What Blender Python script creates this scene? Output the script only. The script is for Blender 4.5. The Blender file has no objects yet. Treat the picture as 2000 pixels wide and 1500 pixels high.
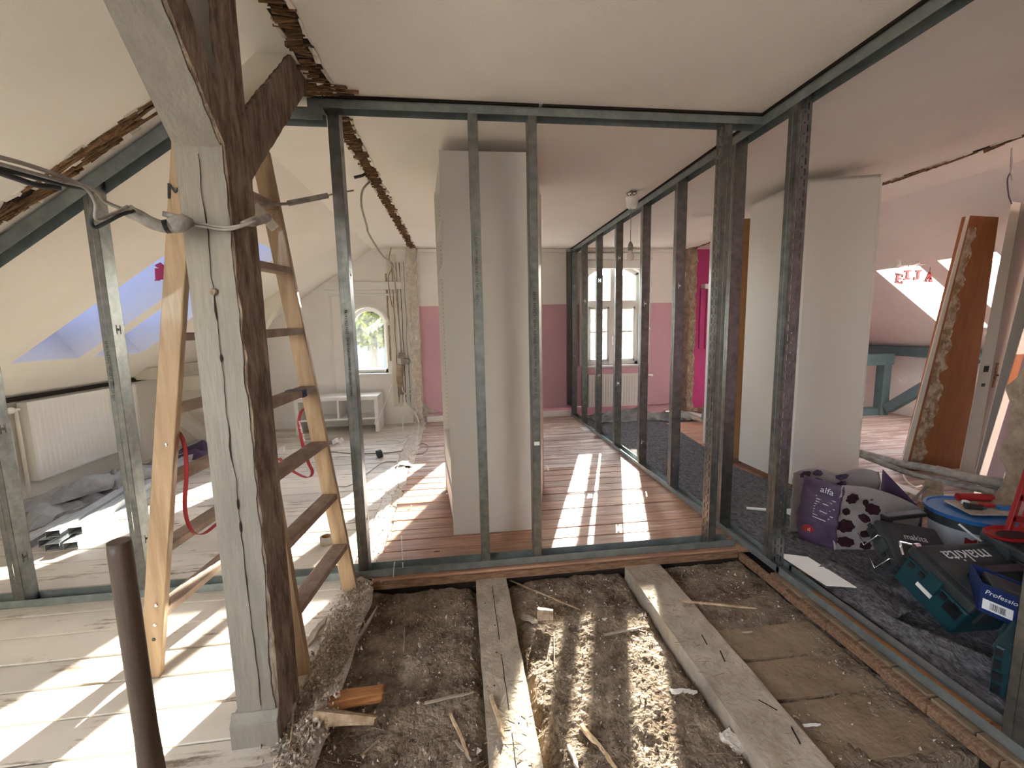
import bpy, math, random
import numpy as np
from mathutils import Vector, Matrix, noise, Euler

C = bpy.context.scene.collection
random.seed(7)
R_ = random.uniform

# ------------------------------------------------------------------ camera
S = 1.035
CAM = Vector((0, 0, 1.287 * S))
YAW, PITCH, ROLL, FPX = 0.121665, 0.129365, -0.020453, 848.12
_cy, _sy = math.cos(YAW), math.sin(YAW)
FW = Vector((_sy * math.cos(PITCH), _cy * math.cos(PITCH), -math.sin(PITCH)))
_rt = Vector((_cy, -_sy, 0)); _up = _rt.cross(FW)
RT = math.cos(ROLL) * _rt + math.sin(ROLL) * _up
UP = -math.sin(ROLL) * _rt + math.cos(ROLL) * _up
cd = bpy.data.cameras.new('camera'); cam = bpy.data.objects.new('camera', cd); C.objects.link(cam)
cd.sensor_width = 36; cd.lens = FPX * 36 / 2000; cd.clip_start = 0.05; cd.clip_end = 500
m = Matrix((RT, UP, -FW)).transposed().to_4x4(); m.translation = CAM
cam.matrix_world = m
bpy.context.scene.camera = cam

# ------------------------------------------------------------------ sky, sun, exposure
SUN_AZ, SUN_EL = math.radians(20.3), math.radians(20.5)
sc = bpy.context.scene
sc.view_settings.view_transform = 'Standard'; sc.view_settings.look = 'None'
sc.view_settings.gamma = 1; sc.view_settings.use_curve_mapping = False
sc.view_settings.exposure = 1.47
w = bpy.data.worlds.new('world'); sc.world = w; w.use_nodes = True
wn, wl = w.node_tree.nodes, w.node_tree.links
sky = wn.new('ShaderNodeTexSky'); sky.sky_type = 'NISHITA'; sky.sun_disc = False
sky.sun_elevation = SUN_EL; sky.sun_rotation = SUN_AZ; sky.air_density = 1.0; sky.dust_density = 0.6
hs0 = wn.new('ShaderNodeHueSaturation'); hs0.inputs['Saturation'].default_value = 0.55     # blue cut back to keep the daylight neutral
wl.new(sky.outputs[0], hs0.inputs['Color']); wl.new(hs0.outputs[0], wn['Background'].inputs[0]); wn['Background'].inputs[1].default_value = 2.0
sd = bpy.data.lights.new('sun', 'SUN'); sd.energy = 28; sd.angle = math.radians(0.53); sd.color = (1, 0.93, 0.82)
so = bpy.data.objects.new('sun', sd); C.objects.link(so); so.location = (6, 14, 8)
sv = Vector((math.sin(SUN_AZ) * math.cos(SUN_EL), math.cos(SUN_AZ) * math.cos(SUN_EL), math.sin(SUN_EL)))
so.rotation_euler = sv.to_track_quat('Z', 'Y').to_euler()
try:
    sc.cycles.max_bounces = 12; sc.cycles.diffuse_bounces = 7; sc.cycles.transparent_max_bounces = 16
    sc.cycles.use_denoising = True; sc.cycles.sample_clamp_indirect = 8
    sc.cycles.caustics_reflective = False; sc.cycles.caustics_refractive = False
except Exception:
    pass

# ------------------------------------------------------------------ measuring helpers
def ray(px, py):
    return (px - 1000) / FPX * RT - (py - 750) / FPX * UP + FW
def at(px, py, ax, val):
    """the point of the room plane (x, y or z = val) that lies under a point of the photograph"""
    d = ray(px, py); t = (val - CAM[ax]) / d[ax]
    return CAM + t * d
H, D, XR, W = 2.428, 2.283, 1.647, 6.265      # ceiling, near frame, long frame, gable wall
SL, XL, XRR = 0.686, -1.107, 4.0              # roof pitch, creases
KL, KR = -3.36, 6.2                           # knee walls
XE = -0.56                                    # line of the removed left wall

# ------------------------------------------------------------------ materials
MATS = {}
def mat(name, col, rough=0.6, metal=0.0, col2=None, scale=6.0, mix=(0.4, 0.65), bump=0.0, bscale=60.0,
        stretch=None, detail=6, spec=0.4, emit=None, rand=0.0, coat=0.0, bdist=0.01, coords='Object'):
    if name in MATS: return MATS[name]
    M_ = bpy.data.materials.new(name); M_.use_nodes = True; MATS[name] = M_
    n, l = M_.node_tree.nodes, M_.node_tree.links
    b = n['Principled BSDF']
    b.inputs['Base Color'].default_value = (*col, 1); b.inputs['Roughness'].default_value = rough
    b.inputs['Metallic'].default_value = metal; b.inputs['Specular IOR Level'].default_value = spec
    if coat: b.inputs['Coat Weight'].default_value = coat
    tc = n.new('ShaderNodeTexCoord'); mp = n.new('ShaderNodeMapping')
    l.new(tc.outputs[coords], mp.inputs[0])
    if stretch: mp.inputs['Scale'].default_value = stretch
    last = None
    if rand:
        oi = n.new('ShaderNodeObjectInfo')
        ad = n.new('ShaderNodeVectorMath'); ad.operation = 'ADD'
        ml = n.new('ShaderNodeVectorMath'); ml.operation = 'SCALE'; ml.inputs['Scale'].default_value = 37.0
        cb = n.new('ShaderNodeCombineXYZ')
        for i in range(3): l.new(oi.outputs['Random'], cb.inputs[i])
        l.new(cb.outputs[0], ml.inputs[0]); l.new(mp.outputs[0], ad.inputs[0]); l.new(ml.outputs[0], ad.inputs[1])
        vec = ad.outputs[0]
    else:
        vec = mp.outputs[0]
    if col2 is not None:
        t = n.new('ShaderNodeTexNoise'); t.inputs['Scale'].default_value = scale; t.inputs['Detail'].default_value = detail
        t.inputs['Roughness'].default_value = 0.65
        l.new(vec, t.inputs['Vector'])
        r = n.new('ShaderNodeValToRGB'); r.color_ramp.elements[0].position = mix[0]; r.color_ramp.elements[1].position = mix[1]
        r.color_ramp.elements[0].color = (*col, 1); r.color_ramp.elements[1].color = (*col2, 1)
        l.new(t.outputs[0], r.inputs[0]); last = r.outputs[0]
    if rand:
        hs = n.new('ShaderNodeHueSaturation')
        mr = n.new('ShaderNodeMapRange'); mr.inputs['To Min'].default_value = 1 - rand; mr.inputs['To Max'].default_value = 1 + rand
        l.new(oi.outputs['Random'], mr.inputs[0]); l.new(mr.outputs[0], hs.inputs['Value'])
        if last: l.new(last, hs.inputs['Color'])
        else: hs.inputs['Color'].default_value = (*col, 1)
        last = hs.outputs[0]
    if last: l.new(last, b.inputs['Base Color'])
    if bump:
        t2 = n.new('ShaderNodeTexNoise'); t2.inputs['Scale'].default_value = bscale; t2.inputs['Detail'].default_value = 5
        l.new(vec, t2.inputs['Vector'])
        bp = n.new('ShaderNodeBump'); bp.inputs['Strength'].default_value = bump; bp.inputs['Distance'].default_value = bdist
        l.new(t2.outputs[0], bp.inputs['Height']); l.new(bp.outputs[0], b.inputs['Normal'])
    if emit:
        b.inputs['Emission Color'].default_value = (*emit[0], 1); b.inputs['Emission Strength'].default_value = emit[1]
    return M_

def plank_mat(name, paint, wood, worn, gscale, axis='x', paint_rough=0.55, layers=0.5, dust=None):
    """painted / dusty board: grain lines along the board, worn patches down to the wood"""
    if name in MATS: return MATS[name]
    M_ = bpy.data.materials.new(name); M_.use_nodes = True; MATS[name] = M_
    n, l = M_.node_tree.nodes, M_.node_tree.links; b = n['Principled BSDF']
    tc = n.new('ShaderNodeTexCoord'); oi = n.new('ShaderNodeObjectInfo')
    cb = n.new('ShaderNodeCombineXYZ'); ml = n.new('ShaderNodeVectorMath'); ml.operation = 'SCALE'; ml.inputs['Scale'].default_value = 23
    for i in range(3): l.new(oi.outputs['Random'], cb.inputs[i])
    l.new(cb.outputs[0], ml.inputs[0])
    ad = n.new('ShaderNodeVectorMath'); ad.operation = 'ADD'; l.new(tc.outputs['Object'], ad.inputs[0]); l.new(ml.outputs[0], ad.inputs[1])
    mp = n.new('ShaderNodeMapping'); mp.inputs['Scale'].default_value = (1, 14, 14) if axis == 'x' else ((14, 1, 14) if axis == 'y' else (14, 14, 1))
    l.new(ad.outputs[0], mp.inputs[0])
    g = n.new('ShaderNodeTexNoise'); g.inputs['Scale'].default_value = gscale; g.inputs['Detail'].default_value = 8; g.inputs['Distortion'].default_value = 0.6
    l.new(mp.outputs[0], g.inputs['Vector'])
    gr = n.new('ShaderNodeValToRGB'); e = gr.color_ramp.elements
    e[0].position = 0.35; e[1].position = 0.68
    e[0].color = (*[c * 0.55 for c in wood], 1); e[1].color = (*wood, 1)
    l.new(g.outputs[0], gr.inputs[0])
    p = n.new('ShaderNodeTexNoise'); p.inputs['Scale'].default_value = 3.0; p.inputs['Detail'].default_value = 9; p.inputs['Roughness'].default_value = 0.72
    mp2 = n.new('ShaderNodeMapping'); mp2.inputs['Scale'].default_value = (1, 2.2, 2.2) if axis == 'x' else ((2.2, 1, 2.2) if axis == 'y' else (2.2, 2.2, 1))
    l.new(ad.outputs[0], mp2.inputs[0]); l.new(mp2.outputs[0], p.inputs['Vector'])
    ad2 = n.new('ShaderNodeMath'); ad2.operation = 'MULTIPLY_ADD'; ad2.inputs[1].default_value = layers; l.new(g.outputs[0], ad2.inputs[0]); l.new(p.outputs[0], ad2.inputs[2])
    pr = n.new('ShaderNodeValToRGB'); pr.color_ramp.elements[0].position = worn; pr.color_ramp.elements[1].position = worn + 0.12
    l.new(ad2.outputs[0], pr.inputs[0])
    mx = n.new('ShaderNodeMixRGB'); l.new(pr.outputs[0], mx.inputs[0]); l.new(gr.outputs[0], mx.inputs[1])
    # paint with slight stains
    st = n.new('ShaderNodeTexNoise'); st.inputs['Scale'].default_value = 1.7; st.inputs['Detail'].default_value = 6
    l.new(tc.outputs['Object'], st.inputs['Vector'])
    sr = n.new('ShaderNodeValToRGB'); sr.color_ramp.elements[0].position = 0.35; sr.color_ramp.elements[1].position = 0.6
    sr.color_ramp.elements[0].color = (*[c * 0.8 for c in paint], 1); sr.color_ramp.elements[1].color = (*paint, 1)
    l.new(st.outputs[0], sr.inputs[0]); l.new(sr.outputs[0], mx.inputs[2])
    hs = n.new('ShaderNodeHueSaturation'); mr = n.new('ShaderNodeMapRange'); mr.inputs['To Min'].default_value = 0.88; mr.inputs['To Max'].default_value = 1.1
    l.new(oi.outputs['Random'], mr.inputs[0]); l.new(mr.outputs[0], hs.inputs['Value']); l.new(mx.outputs[0], hs.inputs['Color'])
    l.new(hs.outputs[0], b.inputs['Base Color'])
    b.inputs['Roughness'].default_value = paint_rough; b.inputs['Specular IOR Level'].default_value = 0.35
    bp = n.new('ShaderNodeBump'); bp.inputs['Strength'].default_value = 0.35; bp.inputs['Distance'].default_value = 0.004
    l.new(ad2.outputs[0], bp.inputs['Height']); l.new(bp.outputs[0], b.inputs['Normal'])
    return M_

def glass_mat(name, dirt, tint=(1, 1, 1)):
    M_ = bpy.data.materials.new(name); M_.use_nodes = True; MATS[name] = M_
    n, l = M_.node_tree.nodes, M_.node_tree.links
    n.remove(n['Principled BSDF'])
    tr = n.new('ShaderNodeBsdfTransparent'); tr.inputs[0].default_value = (*tint, 1)
    gl = n.new('ShaderNodeBsdfGlossy'); gl.inputs['Roughness'].default_value = 0.02
    a = n.new('ShaderNodeMixShader'); a.inputs[0].default_value = 0.05
    l.new(tr.outputs[0], a.inputs[1]); l.new(gl.outputs[0], a.inputs[2])
    t1 = n.new('ShaderNodeBsdfTranslucent'); t1.inputs[0].default_value = (0.9, 0.9, 0.88, 1)
    nz = n.new('ShaderNodeTexNoise'); nz.inputs['Scale'].default_value = 28; nz.inputs['Detail'].default_value = 6
    tc = n.new('ShaderNodeTexCoord'); l.new(tc.outputs['Object'], nz.inputs['Vector'])
    mr = n.new('ShaderNodeMapRange'); mr.inputs['From Min'].default_value = 0.3; mr.inputs['From Max'].default_value = 0.7
    mr.inputs['To Min'].default_value = dirt * 0.5; mr.inputs['To Max'].default_value = dirt * 1.4
    l.new(nz.outputs[0], mr.inputs[0])
    b_ = n.new('ShaderNodeMixShader'); l.new(mr.outputs[0], b_.inputs[0]); l.new(a.outputs[0], b_.inputs[1]); l.new(t1.outputs[0], b_.inputs[2])
    l.new(b_.outputs[0], n['Material Output'].inputs[0])
    return M_

plaster = mat('plaster', (0.85, 0.81, 0.735), 0.9, col2=(0.80, 0.755, 0.675), scale=1.3, mix=(0.45, 0.75), bump=0.12, bscale=120, coords='Object')
plaster_r = mat('plaster_rose', (0.78, 0.71, 0.67), 0.9, col2=(0.72, 0.66, 0.62), scale=1.1, bump=0.1, bscale=120)
plaster_w = mat('plaster_white', (0.86, 0.84, 0.80), 0.9, col2=(0.81, 0.79, 0.75), scale=2, bump=0.08, bscale=100)
pink = mat('pink_paint', (0.66, 0.40, 0.47), 0.8, col2=(0.61, 0.37, 0.43), scale=2, bump=0.05, bscale=90)
magenta = mat('magenta_paint', (0.55, 0.06, 0.24), 0.7, col2=(0.48, 0.06, 0.21), scale=3, bump=0.05)
rubble_m = mat('mortar', (0.30, 0.22, 0.15), 0.95, col2=(0.50, 0.40, 0.30), scale=14, mix=(0.35, 0.65), bump=0.8, bscale=45, bdist=0.02)
rubble_pale = mat('mortar_pale', (0.60, 0.54, 0.46), 0.95, col2=(0.74, 0.69, 0.60), scale=18, bump=0.8, bscale=60, bdist=0.015)
galv = mat('galvanised', (0.16, 0.17, 0.165), 0.36, 0.9, col2=(0.30, 0.31, 0.30), scale=22, mix=(0.3, 0.7), bump=0.05, bscale=200, rand=0.04)
galv_b = mat('galvanised_blue', (0.25, 0.29, 0.285), 0.45, 0.7, col2=(0.34, 0.38, 0.37), scale=12, rand=0.03)
galv_bright = mat('galvanised_bright', (0.52, 0.56, 0.58), 0.5, 0.45, col2=(0.62, 0.65, 0.66), scale=15, rand=0.05)
dark_metal = mat('dark_metal', (0.06, 0.06, 0.06), 0.5, 0.6)
chrome = mat('chrome', (0.75, 0.75, 0.75), 0.18, 1.0)
whitep = mat('white_paint', (0.80, 0.79, 0.75), 0.5)
white_lam = mat('white_laminate', (0.66, 0.63, 0.58), 0.42, spec=0.35)
mdf = mat('hardboard', (0.38, 0.20, 0.08), 0.75, col2=(0.33, 0.17, 0.07), scale=20)
timber = mat('old_timber', (0.135, 0.085, 0.055), 0.9, col2=(0.40, 0.32, 0.24), scale=10, mix=(0.38, 0.72), stretch=(2.6, 2.6, 0.8), bump=1.0, bscale=26, bdist=0.02)
post_paint = mat('post_paint', (0.265, 0.238, 0.198), 0.6, col2=(0.215, 0.193, 0.16), scale=5, stretch=(3, 3, 0.5), bump=0.3, bscale=30)
lathm = mat('lath_wood', (0.10, 0.05, 0.025), 0.9, col2=(0.30, 0.17, 0.08), scale=25, mix=(0.35, 0.7), bump=0.6, bscale=60, rand=0.35)
dark_gap = mat('dark_gap', (0.02, 0.014, 0.01), 0.95)
ladder_m = mat('ladder_pine', (0.30, 0.195, 0.105), 0.5, col2=(0.46, 0.32, 0.19), scale=5, mix=(0.35, 0.62), stretch=(6, 6, 0.5), bump=0.1, coat=0.1)
rung_m = mat('ladder_rung', (0.30, 0.22, 0.17), 0.75, col2=(0.45, 0.34, 0.26), scale=12, bump=0.2)
handle_m = mat('handle_wood', (0.05, 0.033, 0.022), 0.5, col2=(0.11, 0.07, 0.045), scale=5, stretch=(8, 8, 0.6), mix=(0.35, 0.7), bump=0.1)
white_floor = plank_mat('white_boards', (0.72, 0.66, 0.565), (0.40, 0.31, 0.22), 0.56, 3)
red_floor = plank_mat('bare_boards', (0.72, 0.56, 0.47), (0.58, 0.33, 0.215), 0.88, 3, paint_rough=0.5)
rose_floor = plank_mat('dusty_boards', (0.72, 0.60, 0.53), (0.62, 0.44, 0.36), 0.70, 1.6)
dusty_wood = mat('dusty_joist', (0.33, 0.27, 0.20), 0.95, col2=(0.52, 0.45, 0.36), scale=7, mix=(0.35, 0.7), bump=0.7, bscale=45, bdist=0.012)
dark_board = mat('dirty_board', (0.17, 0.11, 0.065), 0.95, col2=(0.30, 0.22, 0.14), scale=8, mix=(0.3, 0.7), bump=0.8, bscale=40, bdist=0.012, rand=0.12)
debris_m = mat('floor_fill', (0.12, 0.078, 0.045), 0.98, col2=(0.46, 0.37, 0.27), scale=7, mix=(0.36, 0.76), bump=1.0, bscale=70, bdist=0.02, detail=10)
splinter_m = mat('splinter', (0.36, 0.24, 0.14), 0.9, col2=(0.60, 0.46, 0.30), scale=18, bump=0.4, rand=0.35)
orange_wood = mat('fresh_split_wood', (0.55, 0.24, 0.08), 0.8, col2=(0.42, 0.17, 0.06), scale=10, stretch=(1, 6, 6), bump=0.8, bscale=40)
edge_wood = mat('sawn_edge_wood', (0.17, 0.085, 0.045), 0.85, col2=(0.32, 0.20, 0.12), scale=14, stretch=(1, 8, 8), bump=0.4)
cable_m = mat('cable_grey', (0.27, 0.25, 0.22), 0.7, col2=(0.40, 0.37, 0.32), scale=20)
conduit_m = mat('old_conduit', (0.22, 0.205, 0.185), 0.85, col2=(0.40, 0.38, 0.34), scale=18, bump=0.3)
whitecable = mat('cable_white', (0.80, 0.76, 0.68), 0.6)
redstrap = mat('red_strap', (0.24, 0.012, 0.016), 0.6)
red_plastic = mat('red_plastic', (0.28, 0.010, 0.010), 0.4)
fleece = mat('fleece', (0.055, 0.05, 0.053), 0.98, col2=(0.27, 0.255, 0.265), scale=45, mix=(0.35, 0.75), bump=1.0, bscale=110, bdist=0.02, detail=10, stretch=(1.5, 0.7, 1))
sheet_m = mat('dust_sheet', (0.16, 0.16, 0.155), 0.8, col2=(0.30, 0.30, 0.29), scale=8, bump=0.5, bscale=40)
sheet2_m = mat('foil_sheet', (0.30, 0.31, 0.31), 0.55, col2=(0.42, 0.43, 0.42), scale=6, bump=0.4, bscale=30)
teal = mat('teal_plastic', (0.005, 0.037, 0.047), 0.5, col2=(0.008, 0.05, 0.06), scale=9, bump=0.1, bscale=200)
dkgrey = mat('charcoal_plastic', (0.022, 0.027, 0.029), 0.55, col2=(0.045, 0.05, 0.05), scale=12, bump=0.15, bscale=160)
black_p = mat('black_plastic', (0.012, 0.012, 0.014), 0.45)
silver_print = mat('silver_print', (0.62, 0.64, 0.64), 0.5)
blue_card = mat('blue_card', (0.006, 0.02, 0.10), 0.45)
white_print = mat('white_print', (0.8, 0.8, 0.8), 0.5)
ink = mat('ink', (0.015, 0.015, 0.015), 0.6)
bucket_w = mat('bucket_white', (0.42, 0.43, 0.46), 0.35)
blue_p = mat('blue_plastic', (0.02, 0.12, 0.34), 0.35)
bag_w = mat('bag_white', (0.30, 0.27, 0.26), 0.55, bump=0.2, bscale=20)
bag_p = mat('bag_purple', (0.065, 0.036, 0.075), 0.55, bump=0.2, bscale=20)
berry = mat('berry_print', (0.03, 0.006, 0.012), 0.6)
teal_wood = mat('teal_timber', (0.085, 0.14, 0.155), 0.6, col2=(0.11, 0.175, 0.19), scale=6)
cream_wood = mat('cream_timber', (0.74, 0.69, 0.59), 0.6, col2=(0.68, 0.63, 0.53), scale=5)
lining_m = mat('lining_wood', (0.36, 0.13, 0.05), 0.6, col2=(0.30, 0.10, 0.04), scale=5, stretch=(5, 5, 0.6))
rad_m = mat('radiator_enamel', (0.74, 0.72, 0.67), 0.35)
glass = glass_mat('window_glass', 0.008, (.84, .85, .85))
glass_dirty = glass_mat('window_glass_dusty', 0.03, (.78, .79, .79))
glass_blue = glass_mat('roof_pane_blue_tint', 0.02, (.17, .22, .34))  # blue tint added to dim the daylight on the left reveals
glass_clear = glass_mat('roof_pane_clear', 0.02)
glass_grey = glass_mat('roof_pane_dull', 0.03, (.42, .45, .46))
leaf_y = mat('leaf_yellow_green', (0.05, 0.075, 0.008), 0.6, col2=(0.17, 0.17, 0.018), scale=3)
bark = mat('bark', (0.09, 0.07, 0.05), 0.9)
house_m = mat('house_render', (0.085, 0.11, 0.19), 0.9)
house_roof = mat('house_slate', (0.10, 0.10, 0.13), 0.8)

# ------------------------------------------------------------------ mesh builder
OFF = {}
class MB:
    def __init__(s): s.v = []; s.f = []; s.m = []
    def add(s, vs, fs, m=0):
        o = len(s.v); s.v += [tuple(v) for v in vs]; s.f += [tuple(i + o for i in f) for f in fs]; s.m += [m] * len(fs); return s
    def box(s, x0, x1, y0, y1, z0, z1, m=0):
        return s.add([(x0, y0, z0), (x1, y0, z0), (x1, y1, z0), (x0, y1, z0), (x0, y0, z1), (x1, y0, z1), (x1, y1, z1), (x0, y1, z1)],
              [(0, 3, 2, 1), (4, 5, 6, 7), (0, 1, 5, 4), (1, 2, 6, 5), (2, 3, 7, 6), (3, 0, 4, 7)], m)
    def hexa(s, p, m=0):  # 8 points: bottom 4 ccw, top 4
        return s.add(p, [(0, 3, 2, 1), (4, 5, 6, 7), (0, 1, 5, 4), (1, 2, 6, 5), (2, 3, 7, 6), (3, 0, 4, 7)], m)
    def obox(s, c, a, b, d, m=0):  # centre + 3 half-vectors
        c, a, b, d = map(Vector, (c, a, b, d))
        return s.hexa([c - a - b - d, c + a - b - d, c + a + b - d, c - a + b - d, c - a - b + d, c + a - b + d, c + a + b + d, c - a + b + d], m)
    def bar(s, p, q, w_, h_, up=(0, 0, 1), m=0):
        p, q = Vector(p), Vector(q); d = q - p; u = Vector(up); sd_ = d.cross(u).normalized(); u2 = sd_.cross(d).normalized()
        return s.obox((p + q) / 2, d / 2, sd_ * w_ / 2, u2 * h_ / 2, m)
    def tube(s, pts, r, n=8, m=0):
        pts = [Vector(p) for p in pts]; rs = r if isinstance(r, (list, tuple)) else [r] * len(pts)
        o = len(s.v); prev = None
        for i, p in enumerate(pts):
            d = (pts[min(i + 1, len(pts) - 1)] - pts[max(i - 1, 0)]).normalized()
            if prev is None:
                a = d.orthogonal().normalized()
            else:
                a = (prev - d * prev.dot(d)).normalized()
            prev = a; b = d.cross(a)
            for k in range(n):
                t = 2 * math.pi * k / n; s.v.append(tuple(p + rs[i] * (math.cos(t) * a + math.sin(t) * b)))
        for i in range(len(pts) - 1):
            for k in range(n):
                k2 = (k + 1) % n
                s.f.append((o + i * n + k, o + i * n + k2, o + (i + 1) * n + k2, o + (i + 1) * n + k)); s.m.append(m)
        s.f.append(tuple(o + k for k in range(n))[::-1]); s.m.append(m)
        e = o + (len(pts) - 1) * n; s.f.append(tuple(e + k for k in range(n))); s.m.append(m)
        return s
    def ribbon(s, pts, side, w_, t=0.002, m=0):
        """flat band through pts, width along 'side'"""
        pts = [Vector(p) for p in pts]
        sides = [Vector(x).normalized() for x in side] if isinstance(side, list) else [Vector(side).normalized()] * len(pts)
        o = len(s.v); n = len(pts)
        for i, p in enumerate(pts):
            d = (pts[min(i + 1, n - 1)] - pts[max(i - 1, 0)]).normalized(); nn = d.cross(sides[i]).normalized() * t / 2; sw = sides[i] * w_ / 2
            for a in (-sw - nn, sw - nn, sw + nn, -sw + nn): s.v.append(tuple(p + a))
        for i in range(n - 1):
            for k in range(4):
                s.f.append((o + 4 * i + k, o + 4 * i + (k + 1) % 4, o + 4 * i + 4 + (k + 1) % 4, o + 4 * i + 4 + k)); s.m.append(m)
        s.f += [(o + 3, o + 2, o + 1, o), (o + 4 * n - 4, o + 4 * n - 3, o + 4 * n - 2, o + 4 * n - 1)]; s.m += [m, m]
        return s
    def prism(s, poly, ext, m=0):
        poly = [Vector(p) for p in poly]; ext = Vector(ext); n = len(poly)
        return s.add(poly + [p + ext for p in poly], [tuple(range(n))[::-1], tuple(range(n, 2 * n))] + [(i, (i + 1) % n, n + (i + 1) % n, n + i) for i in range(n)], m)
    def lathe(s, prof, c=(0, 0, 0), n=32, m=0, ax=None, sx=1, sy=1):
        c = Vector(c); o = len(s.v)
        for r, z in prof:
            for k in range(n):
                t = 2 * math.pi * k / n; s.v.append((c.x + sx * r * math.cos(t), c.y + sy * r * math.sin(t), c.z + z))
        for i in range(len(prof) - 1):
            for k in range(n):
                k2 = (k + 1) % n; s.f.append((o + i * n + k, o + i * n + k2, o + (i + 1) * n + k2, o + (i + 1) * n + k)); s.m.append(m)
        return s
    def grid(s, fn, nu, nv, m=0):
        o = len(s.v)
        for i in range(nu + 1):
            for j in range(nv + 1): s.v.append(tuple(fn(i / nu, j / nv)))
        for i in range(nu):
            for j in range(nv):
                a = o + i * (nv + 1) + j; s.f.append((a, a + nv + 1, a + nv + 2, a + 1)); s.m.append(m)
        return s
    def build(s, name, mats, parent=None, smooth=False, bevel=0, solid=0, label=None, kind=None, seg=2, origin=None):
        if parent is not None: off = OFF[parent.name]
        elif origin is not None: off = Vector(origin)
        else:
            a = np.array(s.v); lo, hi = a.min(0), a.max(0); off = Vector(((lo[0] + hi[0]) / 2, (lo[1] + hi[1]) / 2, lo[2]))
        me = bpy.data.meshes.new(name)
        me.from_pydata([(v[0] - off.x, v[1] - off.y, v[2] - off.z) for v in s.v], [], s.f)
        ms = mats if isinstance(mats, (list, tuple)) else [mats]
        for x in ms: me.materials.append(x)
        if len(ms) > 1: me.polygons.foreach_set('material_index', s.m)
        if smooth: me.polygons.foreach_set('use_smooth', [True] * len(me.polygons))
        me.update()
        o = bpy.data.objects.new(name, me); C.objects.link(o)
        if parent is not None: o.parent = parent
        else: o.location = off
        OFF[o.name] = off
        if solid:
            md = o.modifiers.new('solid', 'SOLIDIFY'); md.thickness = solid; md.offset = 0
        if bevel:
            md = o.modifiers.new('bevel', 'BEVEL'); md.width = bevel; md.segments = seg; md.limit_method = 'ANGLE'
        if label: o['label'] = label
        if kind: o['kind'] = kind
        return o
def tag(o, label, cat, group=None, kind=None):
    o['label'] = label; o['category'] = cat
    if group: o['group'] = group
    if kind: o['kind'] = kind
    return o
def thing(name, label, cat, loc=(0, 0, 0), group=None, kind=None, rot=None, local=False):
    o = bpy.data.objects.new(name, None); C.objects.link(o); o.location = loc; o.empty_display_size = 0.1
    if rot is not None: o.rotation_euler = rot
    OFF[o.name] = Vector((0, 0, 0)) if (local or rot is not None) else Vector(loc)
    if label: tag(o, label, cat, group)
    if kind: o['kind'] = kind
    return o
def text(name, s, size, mtx, material, parent, extrude=0.0006, align='CENTER', label=None, world=True):
    cu = bpy.data.curves.new(name, 'FONT'); cu.body = s; cu.size = size; cu.extrude = extrude; cu.align_x = align; cu.align_y = 'CENTER'
    cu.materials.append(material); o = bpy.data.objects.new(name, cu); C.objects.link(o)
    bpy.context.view_layer.update()
    me = bpy.data.meshes.new_from_object(o); bpy.data.objects.remove(o); me.name = name
    o = bpy.data.objects.new(name, me); C.objects.link(o)
    if not me.materials: me.materials.append(material)
    o.parent = parent; mm = mtx.copy()
    if world: mm.translation = mm.translation - OFF[parent.name]
    o.matrix_local = mm; OFF[o.name] = OFF[parent.name]
    if label: o['label'] = label
    return o
def frame(pos, xdir, ydir):
    x = Vector(xdir).normalized(); y = Vector(ydir); y = (y - x * y.dot(x)).normalized(); z = x.cross(y)
    m_ = Matrix((x, y, z)).transposed().to_4x4(); m_.translation = Vector(pos); return m_
def fn_(x, y, z=0, s=1): return noise.noise(Vector((x * s, y * s, z * s)))
def fbm(x, y, z=0, o=4): return noise.fractal(Vector((x, y, z)), 0.9, 2.1, o)
def spline(pts, n=6):
    P = [Vector(p) for p in pts]; out = []
    for i in range(len(P) - 1):
        a, b, c, d = P[max(i - 1, 0)], P[i], P[i + 1], P[min(i + 2, len(P) - 1)]
        for k in range(n):
            t = k / n
            out.append(0.5 * ((2 * b) + (-a + c) * t + (2 * a - 5 * b + 4 * c - d) * t * t + (-a + 3 * b - 3 * c + d) * t ** 3))
    out.append(P[-1]); return out
def struct(mb, name, mats, **k): return mb.build(name, mats, kind='structure', **k)
# ================================================================== THE ROOM
YB = -2.6                                     # wall behind the camera
# ---- floor bed and boards
b = MB()
b.box(KL, XE - 0.02, YB, W, -0.34, -0.034); b.box(XE - 0.02, 1.635, D - 0.005, W, -0.34, -0.034)
b.box(1.635, KR, YB, W, -0.34, -0.034); b.box(XE - 0.02, 1.635, 0.12, D - 0.005, -0.34, -0.24); b.box(XE - 0.02, 1.635, YB, 0.12, -0.34, -0.034)
floor = struct(b, 'floor', dark_gap)
def boards(x0, x1, y0, y1, pitch, mt, je0=0, je1=0, gap=0.007):
    y = y0; k = 0
    while y < y1 - 0.02:
        y2 = min(y + pitch * R_(0.93, 1.07), y1); dz = R_(-0.0018, 0.0018)
        b = MB(); b.box(x0 + R_(-je0, je0), x1 + R_(-je1, je1), y + gap / 2 + R_(0, 0.0015), y2 - gap / 2, -0.028, dz)
        b.build('floorboard', mt, floor, bevel=0.003, seg=1)
        y = y2; k += 1
boards(KL, -0.625, YB, D + 0.0, 0.168, white_floor, 0, 0.016)
boards(KL, -0.64, D, W, 0.15, white_floor, 0, 0.012)
boards(-0.50, 1.72, D - 0.035, 3.9, 0.145, red_floor, 0.01, 0)
boards(-0.50, 1.72, 3.9, W, 0.145, rose_floor, 0.01, 0)
boards(1.723, 3.40, 2.0, W, 0.145, red_floor)
boards(1.62, 3.40, 0.2, 2.0, 0.145, dark_board); boards(1.62, 3.40, YB, 0.2, 0.16, white_floor)  # second run is unseen, made white to bounce light onto the ceiling
boards(3.52, KR, YB, W, 0.15, rose_floor)
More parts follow.
